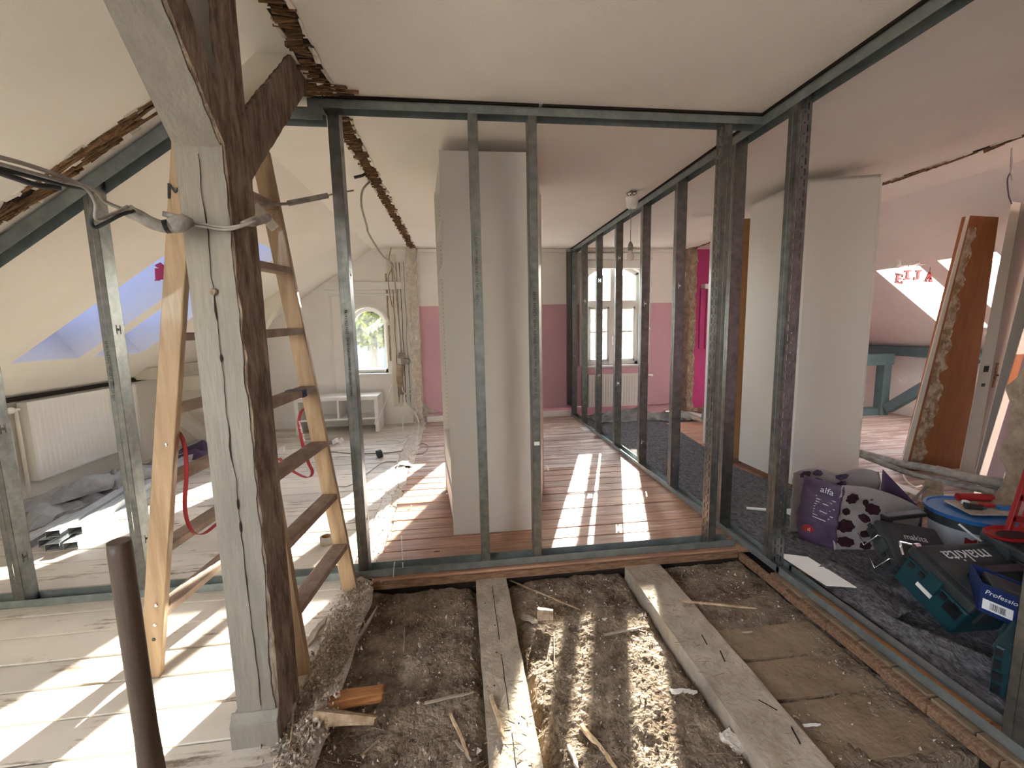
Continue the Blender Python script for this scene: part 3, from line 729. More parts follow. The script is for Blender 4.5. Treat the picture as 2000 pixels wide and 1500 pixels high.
stud(fr, 0.088, D + 0.001, 0.004, H - 0.016, Y, X, fl=0.048, hs=())
stud(fr, 0.386, D + 0.001, 0.004, H - 0.016, Y, X, fl=0.044, hs=())
stud(fr, 1.437, D + 0.001, 0.004, H - 0.016, Y, X, fl=0.045, slots=True, label='slotted heavy stud beside the corner')
def vprint(s, x, y, z, size, parent, face=(0, -1, 0), right=(1, 0, 0)):
    # letters running up the stud
    text('print', s, size, frame((x, y, z), (0, 0, 1), (-right[0], -right[1], 0)), ink, parent, extrude=0.0002, align='LEFT')
vprint('CE  UH75  L=2500 mm  0.60mm  DIN EN 14195 : C3/DIN 18182', 0.408, D - 0.0012, 0.95, 0.021, fr)
vprint('7.L2001  DIN EN 14195  0.60 mm  UH75', 0.110, D - 0.0012, 1.45, 0.020, fr)
vprint('HH75  L=2750  0.60mm  DIN 18182 : DIN EN 14195', -0.549, D - 0.0012, 1.0, 0.020, fr)
vprint('H75 W 2500  0.60 mm  DIN EN 14195', -1.648, D - 0.0012, 1.02, 0.018, fr)
b = MB(); b.box(0.394, 0.424, D - 0.004, D - 0.001, 0.69, 0.71); b.build('paper_sticker', whitep, fr)
for x in (0.4, -0.57, 0.1, 1.45):
    b = MB(); b.lathe([(0, -0.003), (0.004, -0.002), (0.004, 0)], (x + .004, D, 0.02), 8); b.build('screw', dark_metal, fr)

lf = thing('stud_frame', 'long galvanised partition frame running from the gable window towards the camera', 'stud frame', (XR, 3.2, 0))
track(lf, (XR, -0.4, 0.003), (XR, 1.99, 0.003), Z, X, label='near lower track with sawdust in it')
track(lf, (XR, 1.97, 0.005), (XR, W - 0.02, 0.005), Z, X)
track(lf, (XR, -0.6, H - 0.012), (XR, W - 0.02, H - 0.012), -Z, X, hgt=0.05)
b = MB(); b.box(XR - 0.012, XR + 0.07, -0.6, W - 0.02, H - 0.0115, H - 0.001); b.build('shadow_gap_seal', dark_gap, lf)  # seal coloured black as the shadow gap under the ceiling
for i, y in enumerate((3.17, 3.78, 4.43, 5.06, 5.66)):
    stud(lf, XR + 0.001, y, 0.006, H - 0.016, X, Y, hs=((0.22, 1.62), (0.25, 1.52), (0.72, 2.02), (0.74, 1.86), (0.3, 1.66))[i])
stud(lf, XR + 0.001, W - 0.085, 0.006, H - 0.016, X, Y, hs=(0.9, 1.9))
stud(lf, XR + 0.001, 2.50, 0.006, H - 0.016, X, Y, hs=(), label='dark stud right behind the corner')
stud(lf, XR + 0.001, 2.03, 0.006, H - 0.016, X, Y, slots=True, fl=0.06, label='slotted heavy stud right of the corner')
stud(lf, XR + 0.001, 0.955, 0.006, H - 0.016, X, Y, fl=0.06, hs=(0.3,))
b = MB(); b.box(XR - 0.07, XR - 0.064, W - 0.3, W - 0.03, 0.2, 2.35)
o = b.build('sealing_strip', dark_metal, lf)
# a spare profile leaning at the gable left of the long frame
sp = MB(); y_ = W - 0.04
for x0, x1, ya, yb in ((1.575, 1.577, y_ - 0.05, y_), (1.577, 1.632, y_ - 0.002, y_), (1.632, 1.634, y_ - 0.05, y_)): sp.box(x0, x1, ya, yb, 0.17, H - 0.02)
o = sp.build('metal_profile', galv); tag(o, 'single metal profile upright against the pink gable wall, left of the long frame', 'metal profile')
# sawdust lying in the near track
def f(u, v): return (XR + 0.006 + 0.064 * u, 0.3 + 1.5 * v, 0.005 + 0.012 * max(0, math.sin(math.pi * u)) * (0.6 + 0.6 * abs(fbm(u * 8, v * 40))))
b = MB(); b.grid(f, 8, 160); o = b.build('sawdust', orange_wood); tag(o, 'orange sawdust lying in the near metal floor track', 'sawdust', kind='stuff')

# ================================================================== TIMBER POST WITH BRACES
px0, px1, py0, py1 = -0.747, -0.619, 1.362, 1.515
pt = thing('timber_post', 'old timber post, front painted grey, right side bare, with two braces', 'post', (-0.68, 1.44, 0))
rz = random.Random(11)
def wob(y_, z, k): return 0.005 * fbm(z * 6, k, 2)
def f(u, v):
    z = H * v; a = u * 4; c = [(px0, py0), (px1, py0), (px1, py1), (px0, py1), (px0, py0)]
    i = min(3, int(a)); t = a - i; x = c[i][0] + (c[i + 1][0] - c[i][0]) * t; y = c[i][1] + (c[i + 1][1] - c[i][1]) * t
    e = 0.004 * fbm(z * 5, x * 9, y * 9) + (0.006 * fbm(z * 14, y * 30, 3) if i == 1 else 0)
    return (x + (e if i in (1,) else 0), y + (e if i == 2 else 0), z)
b = MB(); b.grid(f, 48, 120); b.build('shaft', timber, pt)
def f(u, v):   # paint skin on the front with a ragged right edge
    z = 0.10 + (H - 0.10) * v; xr = px1 - 0.004 - 0.010 * abs(fbm(z * 7, 2.2)) - (0.03 * max(0, fbm(z * 3, 7.7)) if z < 0.6 else 0)
    return (px0 - 0.002 + (xr - px0 + 0.002) * u, py0 - 0.003 - 0.0012 * fbm(z * 3, u * 4), z)
b = MB(); b.grid(f, 14, 150); b.build('front_paint', post_paint, pt, smooth=True)
b = MB(); b.box(px0 - 0.003, px0, py0 - 0.002, py1, 0.1, H); b.build('left_paint', post_paint, pt)
# crack down the front
pts = [(405 + 12 * fbm(k * .3, 1) + k * 2.9, 300 + k * 31) for k in range(32)]
b = MB()
P = [at(x, y, 1, py0 - 0.0055) for x, y in [(386 + 0.115 * (y - 300) + 6 * fbm(y * .012, 4), y) for y in range(300, 1400, 22)]]
for k in range(len(P) - 1):
    w0, w1 = [0.0006 + 0.0028 * max(0, fbm(j * .33, 8.1)) for j in (k, k + 1)]
    b.add([P[k] - X * w0, P[k] + X * w0, P[k + 1] + X * w1, P[k + 1] - X * w1], [(0, 3, 2, 1)])
b.build('crack', dark_gap, pt, solid=0.001)
for y in (700, 985, 1030):
    c = at(386 + 0.115 * (y - 300), y, 1, py0 - 0.006); b = MB()
    n = 12; b.add([c + Vector((0.0035 * math.cos(t_ * 6.283 / n), 0, (0.018 if y > 900 else 0.012) * math.sin(t_ * 6.283 / n))) for t_ in range(n)], [tuple(range(n))]); b.build('split', dark_gap, pt, solid=0.001)
c = at(418, 570, 1, py0 - 0.005); b = MB(); b.lathe([(0, -0.002), (0.008, -0.004), (0.011, 0.0)], (0, 0, 0), 14)
b.v = [(c.x + v[0], c.y - 0.003 + v[2], c.z + v[1]) for v in b.v]; b.build('knot', timber, pt)
# base board
b = MB(); b.box(px0 - 0.022, px1 - 0.004, py0 - 0.024, py0, 0.0, 0.085); b.prism([(px0 - 0.022, py0 - 0.024, 0.085), (px0 - 0.022, py0, 0.085), (px0 - 0.022, py0, 0.115), (px0 - 0.022, py0 - 0.006, 0.115), (px0 - 0.022, py0 - 0.012, 0.1)], (px1 - px0 + 0.018, 0, 0))
b.box(px0 - 0.022, px0, py0, py1, 0, 0.1); b.build('base_board', post_paint, pt, bevel=0.003)
def brace(a, c, h, name, lab):
    """a, c: (y, z) of the two ends of the lower edge; h: depth perpendicular"""
    a, c = Vector((0, *a)), Vector((0, *c)); d = (c - a).normalized(); n_ = Vector((0, -d.z, d.y)); 
    if n_.z < 0: n_ = -n_
    up = (a + n_ * h, c + n_ * h)
    br = MB(); N = 30
    def g(u, v):
        p = a.lerp(c, v); k = u * 4; cs = [(px0, 0), (px1, 0), (px1, h), (px0, h), (px0, 0)]; i = min(3, int(k)); t = k - i
        x = cs[i][0] + (cs[i + 1][0] - cs[i][0]) * t; q = cs[i][1] + (cs[i + 1][1] - cs[i][1]) * t
        e = 0.004 * fbm(v * 9, q * 20, 3)
        return (x + (e if i == 1 else 0), p.y + n_.y * q, p.z + n_.z * q)
    br.grid(g, 24, N); br.add([g(k / 4, 0) for k in range(4)], [(0, 1, 2, 3)]); br.add([g(k / 4, 1) for k in range(4)], [(3, 2, 1, 0)])
    o = br.build(name, timber, pt, label=lab)
    return a, c, n_
a, c, n_ = brace((py0 + 0.03, 1.845 - 0.036), (py0 - 0.62, 1.845 + 0.70), 0.098, 'brace', 'brace towards the camera, underside painted')
def g(u, v):
    p = a.lerp(c, 0.035 + 0.965 * v); xr = px1 - 0.006 - 0.008 * abs(fbm(v * 12, 5)); return (px0 - 0.002 + (xr - px0) * u, p.y - n_.y * 0.003 - 0.000, p.z - n_.z * 0.003)
b = MB(); b.grid(g, 10, 60); b.build('brace_paint', post_paint, pt)
a, c, n_ = brace((py1 - 0.04, 1.82 - 0.05), (py1 + 0.66, 1.82 + 0.585), 0.15, 'brace', 'brace going up to the ceiling behind the post')
def g(u, v):
    p = a.lerp(c, v) + n_ * (0.15 + 0.003); xr = px1 - 0.006 - 0.01 * abs(fbm(v * 12, 5)); return (px0 - 0.002 + (xr - px0) * u, p.y, p.z)
b = MB(); b.grid(g, 10, 60); b.build('brace_paint', cream_wood, pt)

# ================================================================== STEP LADDER
ld = thing('step_ladder', 'wooden double step ladder standing around the timber post', 'ladder', (-0.87, 1.9, 0))
A0, A1 = Vector((-1.247, 1.72, 0)), Vector((-0.895, 1.72, 2.08))
B0, B1 = Vector((-1.19, 2.28, 0)), Vector((-0.885, 2.09, 2.08))
C0, C1 = Vector((-0.66, 1.64, 0)), Vector((-0.84, 1.72, 2.08))
D0, D1 = Vector((-0.60, 2.19, 0)), Vector((-0.812, 2.09, 2.10))
def stile(p, q, nm='stile', wv=0.072, th=0.026, lab=None):
    d = (q - p).normalized(); b = MB(); out = X - d * X.dot(d); out.normalize(); s_ = d.cross(out).normalized()
    b.obox((p + q) / 2, (q - p) / 2, out * wv / 2, s_ * th / 2)
    b.obox((p + q) / 2 + out * (wv / 2 - 0.002) , (q - p) / 2, out * 0.004, s_ * (th / 2 + 0.002)); 
    return b.build(nm, ladder_m, ld, bevel=0.004, label=lab)
for p, q, lab in ((A0, A1, 'stile marked with the letter M'), (B0, B1, None), (C0, C1, None), (D0, D1, 'stile with the clamped red strap')): stile(p, q, lab=lab)
def rungs(P0, P1, Q0, Q1, n=7, flip=1):
    for k in range(n):
        z = 0.25 + 0.268 * k; a = P0.lerp(P1, z / 2.08); c = Q0.lerp(Q1, z / 2.08); d = (c - a).normalized()
        s_ = d.cross(Z).normalized()
        b = MB(); b.obox((a + c) / 2, (c - a) / 2 - d * 0.012, s_ * 0.036, Z * 0.014)
        for j in range(-3, 4): b.obox((a + c) / 2 + s_ * j * 0.0095 + Z * 0.0145, (c - a) / 2 - d * 0.014, s_ * 0.0022, Z * 0.0015)
        r = b.build('rung', rung_m, ld, bevel=0.002, seg=1)
        if flip < 0 and k == 3:
            b = MB(); m_ = a.lerp(c, 0.72); b.obox(m_, d * 0.02, s_ * 0.038, Z * 0.0165); b.build('blue_paint_splash', blue_card, r)
rungs(A0, A1, B0, B1); rungs(C0, C1, D0, D1, flip=-1)
text('marking', 'M', 0.075, frame(at(342, 376, 1, 1.703), (1, 0, -0.1), (0.1, 0, 1)), ink, ld, extrude=0.0004)
for z in (0.22, 0.30, 0.16, 0.93):
    p = A0.lerp(A1, z / 2.08); b = MB(); b.lathe([(0, 0.002), (0.006, 0.0015), (0.007, 0)], (0, 0, 0), 10); b.v = [(p.x + .008 + v[0], p.y - 0.0145 - v[2], p.z + v[1]) for v in b.v]; b.build('screw', chrome if z != .16 else dark_metal, ld, smooth=True)
# red spreader straps, one end screwed to each frame
def strap(pix, yy, wv, side, lab, txt=None, eye=None):
    pts = spline([at(x, y, 1, yv) for (x, y), yv in zip(pix, yy)], 7); b = MB(); b.ribbon(pts, side, wv, 0.0016); o = b.build('strap', redstrap, ld, label=lab)
    if eye:
        b = MB(); c = at(*eye[0], 1, eye[1]); b.lathe([(0.004, 0.0), (0.009, 0.002), (0.010, 0)], (0, 0, 0), 14); b.v = [(c.x + v[0], c.y - 0.004 - v[2], c.z + v[1]) for v in b.v]; b.build('eyelet', chrome, o, smooth=True)
    return o, pts
strap([(335, 838), (352, 848), (362, 880), (364, 930), (361, 980), (365, 1015), (378, 1040), (398, 1042), (425, 1022), (470, 985)], [1.74] * 4 + [1.75, 1.77, 1.8, 1.82, 1.84, 1.88], 0.024, (0.9, -0.45, 0.1), 'plain red strap hanging beside the left stile')
o, pts = strap([(613, 801), (600, 796), (589, 803), (584, 822), (587, 846), (593, 875), (603, 905), (610, 920), (607, 930), (596, 932), (572, 920), (545, 895)], [2.15, 2.14, 2.13, 2.12, 2.12, 2.13, 2.14, 2.15, 2.14, 2.12, 2.08, 2.0], 0.017, (1, -0.2, 0.25), 'red strap with white lettering on the right stile', eye=((606, 799), 2.14))
text('strap_lettering', 'europlus Prem', 0.017, frame(at(590, 842, 1, 2.10), (0.16, 0, -1), (1, 0, 0.16)), white_print, ld, extrude=0.0003)

# ================================================================== SLEDGE HANDLE IN THE FOREGROUND
hd = thing('sledgehammer', 'dark wooden handle of a sledgehammer standing on its head, front left', 'sledgehammer', (-0.70, 0.93, 0))
Yh = 0.93
def hp(x, y, yv=Yh): return at(x, y, 1, yv)
prof = [(1500, 268, 319), (1440, 266, 313), (1400, 265, 309), (1300, 252, 299), (1200, 240, 285), (1100, 225, 266), (1060, 214, 254)]
top = hp(232, 1057); low = hp(296, 1500, Yh - 0.0)
axis = (low - top).normalized(); foot = top + axis * ((top.z - 0.045) / -axis.z)
b = MB(); n = 36; base = len(b.v); Ls = (foot - top).length
for i in range(n + 1):
    t_ = i / n; c = top.lerp(foot, t_); r = 0.0208
    if 0.62 > t_ > 0.5: r = 0.0208 + 0.003 * (t_ - 0.5) / 0.12
    if t_ >= 0.62: r = 0.0238
    if t_ < 0.02: r = 0.0195
    a_ = axis.orthogonal().normalized(); bb = axis.cross(a_)
    for k in range(20):
        th = 2 * math.pi * k / 20; b.v.append(tuple(c + a_ * r * math.cos(th) * 1.0 + bb * r * math.sin(th) * 1.08))
for i in range(n):
    for k in range(20):
        b.f.append((i * 20 + k, (i + 1) * 20 + k, (i + 1) * 20 + (k + 1) % 20, i * 20 + (k + 1) % 20)); b.m.append(0)
b.f.append(tuple(range(20))); b.m.append(0)
b.build('handle', handle_m, hd, smooth=False)
for p_ in bpy.data.objects['handle'].data.polygons: p_.use_smooth = len(p_.vertices) == 4
b = MB(); hc = foot + Z * 0.0; b.obox(hc, X * 0.085, Y * 0.033, Z * 0.033); b.obox(hc + X * .075, X * 0.02, Y * 0.038, Z * 0.038); b.obox(hc - X * .075, X * 0.02, Y * 0.038, Z * 0.038)
b.build('head', dark_metal, hd, bevel=0.008)

# ================================================================== WARDROBES
def wardrobe(x0, x1, y0, y1, h, label, open_side, shelves, plinth=True, backm=white_lam, fallen=False):
    t = thing('wardrobe', label, 'wardrobe', ((x0 + x1) / 2, (y0 + y1) / 2, 0)); th = 0.018
    b = MB(); b.box(x0, x1, y0, y0 + th, 0.002, h); b.build('side_panel', white_lam, t, bevel=0.001, label='side panel facing the camera')
    b = MB(); b.box(x0, x1, y1 - th, y1, 0.002, h); p = b.build('side_panel', white_lam, t, bevel=0.001)
    # rows of shelf-pin holes
    b = MB()
    for xx in (x0 + 0.045, x1 - 0.05) if open_side else ():
        z = 0.25
        while z < h - 0.1:
            b.add([(xx + 0.0027 * math.cos(k * 1.047), y1 - th - 0.0006, z + 0.0027 * math.sin(k * 1.047)) for k in range(6)], [(5, 4, 3, 2, 1, 0)]); z += 0.032
    if b.v: o = b.build('pin_holes', ink, p); o['kind'] = 'stuff'
    xb = x1 - 0.006 if open_side == 'left' else x0
    if open_side == 'left':
        b = MB(); b.box(x1 - 0.006, x1 - 0.002, y0 + th, y1 - th, 0.06, h); b.build('back_panel', backm, t)
    for z in shelves:
        b = MB(); b.box(x0 + 0.004, x1 - 0.008, y0 + th, y1 - th, z, z + th); b.build('shelf', white_lam, t, bevel=0.001)
    if plinth:
        b = MB(); b.box(x0 + 0.03, x0 + 0.045, y0 + th, y1 - th, 0.002, 0.06); b.build('plinth', white_lam, t)
    return t
wa = thing('wardrobe', 'tall white open wardrobe behind the front stud frame, seen from its closed side', 'wardrobe', (0.2, 3.1, 0))
NL, NR, FL, FR, HW = Vector((-.072, 2.70, 0)), Vector((.508, 2.695, 0)), Vector((-.140, 3.50, 0)), Vector((.686, 3.50, 0)), 2.36
def panel(nm, p, q, off, z0, z1, lab=None, par=None, mt=white_lam):
    off = Vector(off); b = MB(); b.hexa([p + Z * z0, q + Z * z0, q + off + Z * z0, p + off + Z * z0, p + Z * z1, q + Z * z1, q + off + Z * z1, p + off + Z * z1]); return b.build(nm, mt, par or wa, bevel=.001, label=lab)
panel('side_panel', NL, NR, (0, .018, 0), .002, HW, 'side panel facing the camera')
fp_ = panel('side_panel', FL, FR, (0, .018, 0), .002, HW, 'far side panel with rows of pin holes')
panel('back_panel', NR + Vector((-.012, .02, 0)), FR + Vector((-.012, 0, 0)), (.006, 0, 0), .05, HW)
for z in (.06, .30, .50, 1.72, 2.0, 2.34):
    b = MB(); i_ = Vector((.006, .018, 0)); b.prism([NL + i_ + Z * z, NR + Vector((-.014, .018, z)), FR + Vector((-.014, 0, z)), FL + Vector((.006, 0, z))], (0, 0, .018)); b.build('shelf', white_lam, wa)
for z in (.085, .325):
    b = MB(); d_ = (FL - NL); b.hexa([NL + d_ * .05 + Vector((.004, 0, z)), NL + d_ * .97 + Vector((.004, 0, z)), NL + d_ * .97 + Vector((.02, 0, z)), NL + d_ * .05 + Vector((.02, 0, z)), NL + d_ * .05 + Vector((.004, 0, z + .16)), NL + d_ * .97 + Vector((.004, 0, z + .16)), NL + d_ * .97 + Vector((.02, 0, z + .16)), NL + d_ * .05 + Vector((.02, 0, z + .16))]); b.build('drawer', white_lam, wa, bevel=.002)
b = MB(); p = NL + (FL - NL) * .5 + Z * .13; b.tube([p, p - X * .02], .007); b.build('knob', chrome, wa, smooth=True)
b = MB()
for xo in (.035, .30):
    z = .56
    while z < HW - .08:
        b.add([(FL.x + xo + .003 * math.cos(k * 1.047), FL.y - .0008, z + .003 * math.sin(k * 1.047)) for k in range(6)], [(0, 1, 2, 3, 4, 5)]); z += .032
b.build('pin_holes', ink, fp_, kind='stuff')
# right-hand wardrobe, its board and the dismantled one behind
y0 = 2.95
wc = thing('wardrobe', 'big white wardrobe on the fleece, right of the slotted studs', 'wardrobe', (2.75, 3.2, 0))
L0, L1 = Vector((2.575, 3.66, 0)), Vector((2.59, 3.03, 0)); R0 = Vector((3.035, 2.89, 0))
def slab(p, q, z0, z1, th, mt, par, nm, lab=None):
    p, q = Vector(p), Vector(q); d = (q - p).normalized(); s_ = Vector((-d.y, d.x, 0)) * th
    b = MB(); b.hexa([p + Z * z0, q + Z * z0, q + s_ + Z * z0, p + s_ + Z * z0, p + Z * z1, q + Z * z1, q + s_ + Z * z1, p + s_ + Z * z1]); return b.build(nm, mt, par, bevel=0.001, label=lab)
slab(L1, R0, 0.05, 2.36, 0.018, white_lam, wc, 'side_panel', 'shaded panel facing the camera')
slab(L0, L1, 0.05, 2.36, 0.018, white_lam, wc, 'back_panel', 'pale long panel')
slab(L0 + Vector((0.45, 0.1, 0)), L0, 0.05, 2.36, 0.018, white_lam, wc, 'side_panel')
slab(R0, R0 + Vector((0.03, 0.75, 0)), 0.05, 2.36, 0.018, white_lam, wc, 'door')
b = MB(); b.prism([L0 + Z * 2.34, L1 + Z * 2.34, R0 + Z * 2.34, R0 + Vector((0.03, 0.75, 2.34))], (0, 0, 0.018)); b.build('top_panel', white_lam, wc)
b = MB(); b.prism([L0 + Vector((.03, 0, .004)), L1 + Vector((.03, .03, .004)), R0 + Vector((-.03, .03, .004)), R0 + Vector((0, 0.7, .004))], (0, 0, 0.046)); b.build('plinth', edge_wood, wc)
wd = thing('wardrobe', 'narrow white wardrobe with brown hardboard back behind the corner stud', 'wardrobe', (2.75, 4.1, 0))
slab(at(1372, 872, 2, 0.0), at(1421, 905, 2, 0.0), 0.05, 2.25, 0.018, white_lam, wd, 'side_panel')
a_ = at(1421, 905, 2, 0.0); slab(a_, a_ + Vector((0.25, -0.06, 0)), 0.05, 2.25, 0.012, mdf, wd, 'back_panel', 'brown hardboard back')
e_ = at(1372, 872, 2, 0.0); slab(e_ + Vector((0.35, 0.05, 0)), e_, 0.05, 2.25, 0.018, white_lam, wd, 'side_panel')
slab(a_ + Vector((0.25, -0.06, 0)), e_ + Vector((0.35, 0.05, 0)), 0.05, 2.25, 0.012, white_lam, wd, 'side_panel')
b = MB(); b.lathe([(0, 0), (0.006, 0), (0.006, 0.002)], (0, 0, 0), 10); q_ = at(1466, 436, 1, a_.y - 0.065); b.v = [(q_.x + v[0], q_.y - v[2], q_.z + v[1]) for v in b.v]; b.build('screw_hole', ink, wd)

# ================================================================== CEILING LAMP
lp = Vector((1.478, 3.588, H))
la = thing('pendant_lamp', 'bare bulb on a cord under a white ceiling cap', 'lamp', lp)
b = MB(); b.lathe([(0.0, -0.14), (0.035, -0.14), (0.043, -0.125), (0.055, -0.055), (0.0, -0.055)], lp - X * 0.012, 24); b.build('ceiling_cap', whitep, la, smooth=False)
b = MB()
for k in range(5):
    rr = random.Random(k); pts = [lp + Vector((rr.uniform(-.04, .04), rr.uniform(-.02, .02), -0.0)), lp + Vector((rr.uniform(-.06, .06), 0, -0.02)), lp + Vector((rr.uniform(-.05, .05), 0, -0.045)), lp + Vector((-.012, 0, -0.06))]
    b.tube(spline(pts, 5), 0.003, 6)
b.build('wires', timber, la, smooth=True)
b = MB(); b.tube([lp + Vector((-.02, 0, -.14)), lp + Vector((-.02, 0, -.41))], 0.0028); b.build('cord', cable_m, la, smooth=True)
c_ = lp + Vector((-.02, 0, 0))
b = MB(); b.lathe([(0, -.405), (0.006, -.405), (0.014, -.42), (0.020, -.43), (0.021, -.45), (0.026, -.452), (0.026, -.456), (0.021, -.458), (0.021, -.475), (0.018, -.48), (0, -.48)], c_, 24); b.build('socket', conduit_m, la, smooth=False)
b = MB(); b.lathe([(0.016, -.478), (0.017, -.49), (0.027, -.515), (0.030, -.53), (0.026, -.55), (0.014, -.561), (0, -.564)], c_, 24); b.build('bulb', mat('bulb_glass', (0.78, 0.70, 0.62), 0.25), la, smooth=True)
# ================================================================== OPENED FLOOR BAY
J1 = (0.052, 0.218, -0.036); J2 = (0.905, 1.108, -0.036)
def level(x, y):
    z = -0.085 + 0.024 * fbm(x * 2.6, y * 2.6, 1) 
    if x > 1.10: z = -0.075 + 0.012 * fbm(x * 3, y * 3, 2) - (0.10 if y < 1.12 - 0.05 * x else 0)
    if x < -0.40: z += (-0.40 - x) * 0.25
    e = min(abs(x - J1[0]), abs(x - J1[1]), abs(x - J2[0]), abs(x - J2[1]))
    z -= 0.035 * math.exp(-(e / 0.025) ** 2)
    for yy, s_ in ((1.52, 1), (1.78, -1)):   # soft ledges across the left bay
        if x < 0.05: z += 0.012 * math.exp(-((y - yy - 0.03 * math.sin(x * 7)) / 0.02) ** 2)
    z += 0.011 * fbm(x * 12, y * 12, 5) + 0.0055 * fbm(x * 42, y * 42, 6)
    return z
def f(u, v): x = -0.60 + 2.22 * u; y = 0.15 + 2.10 * v; return (x, y, level(x, y))
b = MB(); b.grid(f, 250, 250); o = b.build('rubble', debris_m, smooth=False); tag(o, 'brown dusty fill between the joists of the opened floor', 'rubble', kind='stuff')
rn = random.Random(21)
# crumbs of mortar and dirt
b = MB()
def crumb(c, s_, m=0):
    e = Euler((rn.uniform(0, 6), rn.uniform(0, 6), rn.uniform(0, 6))).to_matrix(); q = [c + e @ Vector(v) * s_ for v in ((1, 0, 0), (-.8, .6, 0), (-.5, -.8, .1), (0, .1, .7))]
    b.add(q, [(0, 1, 2), (0, 3, 1), (1, 3, 2), (0, 2, 3)], m)
for k in range(9000):
    x, y = rn.uniform(-0.58, 1.58), rn.uniform(0.9, 2.22) 
    if J1[0] - .0 < x < J1[1] or J2[0] < x < J2[1]: continue
    s_ = 0.0018 + 0.006 * rn.random() ** 5 if rn.random() < .985 else rn.uniform(.008, .017)
    crumb(Vector((x, y, level(x, y) + s_ * .4)), s_, 0 if rn.random() < .6 else 1)
for k in range(7000):
    x, y = rn.gauss(-0.56, 0.036), rn.uniform(0.9, D - .05); crumb(Vector((x, y, 0.010 + rn.uniform(-.006, .008))), 0.0025 + 0.010 * rn.random() ** 3, 1 if rn.random() < .3 else 2)
for k in range(900):
    x, y = rn.gauss(-0.575, 0.05), rn.uniform(D + .1, 6.1); crumb(Vector((x, y, 0.012 + rn.uniform(-.004, .006))), 0.003 + 0.009 * rn.random() ** 3, 1)
o = b.build('rubble_crumbs', [debris_m, rubble_pale, rubble_m]); tag(o, 'loose crumbs of mortar strewn over the opened floor and wall line', 'rubble', kind='stuff')
b = MB()
for k in range(1500):      # straw and fine splinters
    x, y = rn.uniform(-0.56, 1.58), rn.uniform(0.95, 2.22); z = level(x, y) + 0.006
    if J1[0] < x < J1[1] or J2[0] < x < J2[1]: z = -0.033
    a_ = rn.uniform(0, 6.28); l = 0.006 + 0.03 * rn.random() ** 2.5; d = Vector((math.cos(a_), math.sin(a_), rn.uniform(-.25, .25))) * l
    b.bar(Vector((x, y, z)) - d, Vector((x, y, z)) + d, rn.uniform(.0008, .0022), rn.uniform(.0006, .0015))
o = b.build('straw_litter', mat('straw', (0.20, 0.14, 0.085), 0.9, col2=(0.42, 0.32, 0.21), scale=30)); tag(o, 'fine straw and splinters scattered over the opened floor', 'straw', kind='stuff')
# joists
def joist(J, x0, x1, label, seed):
    def g(u, v):
        y = 0.2 + (D - 0.045 - 0.2) * v; k = u * 3; w_ = 0.004 * fbm(y * 6, seed)
        if k <= 1: return (J[0] + w_, y, -0.2 + (0.2 + J[2]) * k)
        if k <= 2: return (J[0] + w_ + (J[1] - J[0]) * (k - 1), y, J[2] + 0.0015 * fbm(k * 9, y * 5, seed))
        return (J[1] + 0.004 * fbm(y * 7, seed + 4), y, J[2] - (0.2 + J[2]) * (k - 2))
    t = thing('floor_joist', label, 'joist', ((J[0] + J[1]) / 2, 1.3, -0.2)); b = MB(); b.grid(g, 15, 90); b.build('beam', dusty_wood, t)
    return t
j1 = joist(J1, 0, 0, 'left dusty floor joist, crossed by a long crack and a slanting sun edge', 3)
j2 = joist(J2, 0, 0, 'right floor joist, ends of the sub-floor boards butting against it', 8)
b = MB(); P = [(0.135 + 0.003 * fbm(k * .8, 2), 0.9 + k * 0.045, J1[2] + 0.0012) for k in range(29)]
for k in range(28):
    if k in (9, 10, 17, 18): continue
    w_ = 0.0016; b.add([(P[k][0] - w_, P[k][1], P[k][2]), (P[k][0] + w_, P[k][1], P[k][2]), (P[k + 1][0] + w_, P[k + 1][1], P[k + 1][2]), (P[k + 1][0] - w_, P[k + 1][1], P[k + 1][2])], [(0, 1, 2, 3)])
b.build('crack', dark_gap, j1, solid=0.0008)
for (x, y, a_) in ((1.02, 1.62, -.5), (1.06, 1.28, .3), (1.04, 1.52, -.6), (1.07, 1.16, -.6)):
    b = MB(); b.obox((x, y, J2[2] + .002), Vector((math.cos(a_ + 1.9), math.sin(a_ + 1.9), 0)) * .03, Vector((math.sin(a_), 0, 0)) * .004, Z * .0015); b.build('split', dark_gap, j2)
for k in range(7):
    x, y = 0.13 + rn.uniform(-.06, .06), 1.0 + k * 0.17; b = MB(); b.lathe([(0, 0.002), (0.0035, 0.0015), (0.004, 0)], (x, y, J1[2] + .001), 8); b.build('nail', dark_metal, j1)
# sub-floor boards right of the second joist
sb = [(1.70, 1.517), (1.51, 1.322), (1.315, 1.08)]
for i, (ya, yb) in enumerate(sb):
    lab = ['sub-floor board nearest the front frame, dry and pale', 'middle sub-floor board right of the second joist, rusty stain', 'widest sub-floor board, closest to the camera, heaped with dirt'][i]
    b = MB(); z0 = -0.062 - 0.004 * i
    b.hexa([(1.112, yb + .004, z0 - .02), (1.588, yb + (0.0 if i < 2 else 0.0), z0 - .02), (1.588, ya - .004, z0 - .02), (1.112, ya - .002, z0 - .02), (1.112, yb + .004, z0), (1.588, yb, z0), (1.588, ya - .004, z0), (1.112, ya - .002, z0)])
    o = b.build('subfloor_board', dark_board, bevel=0.003); tag(o, lab, 'board')
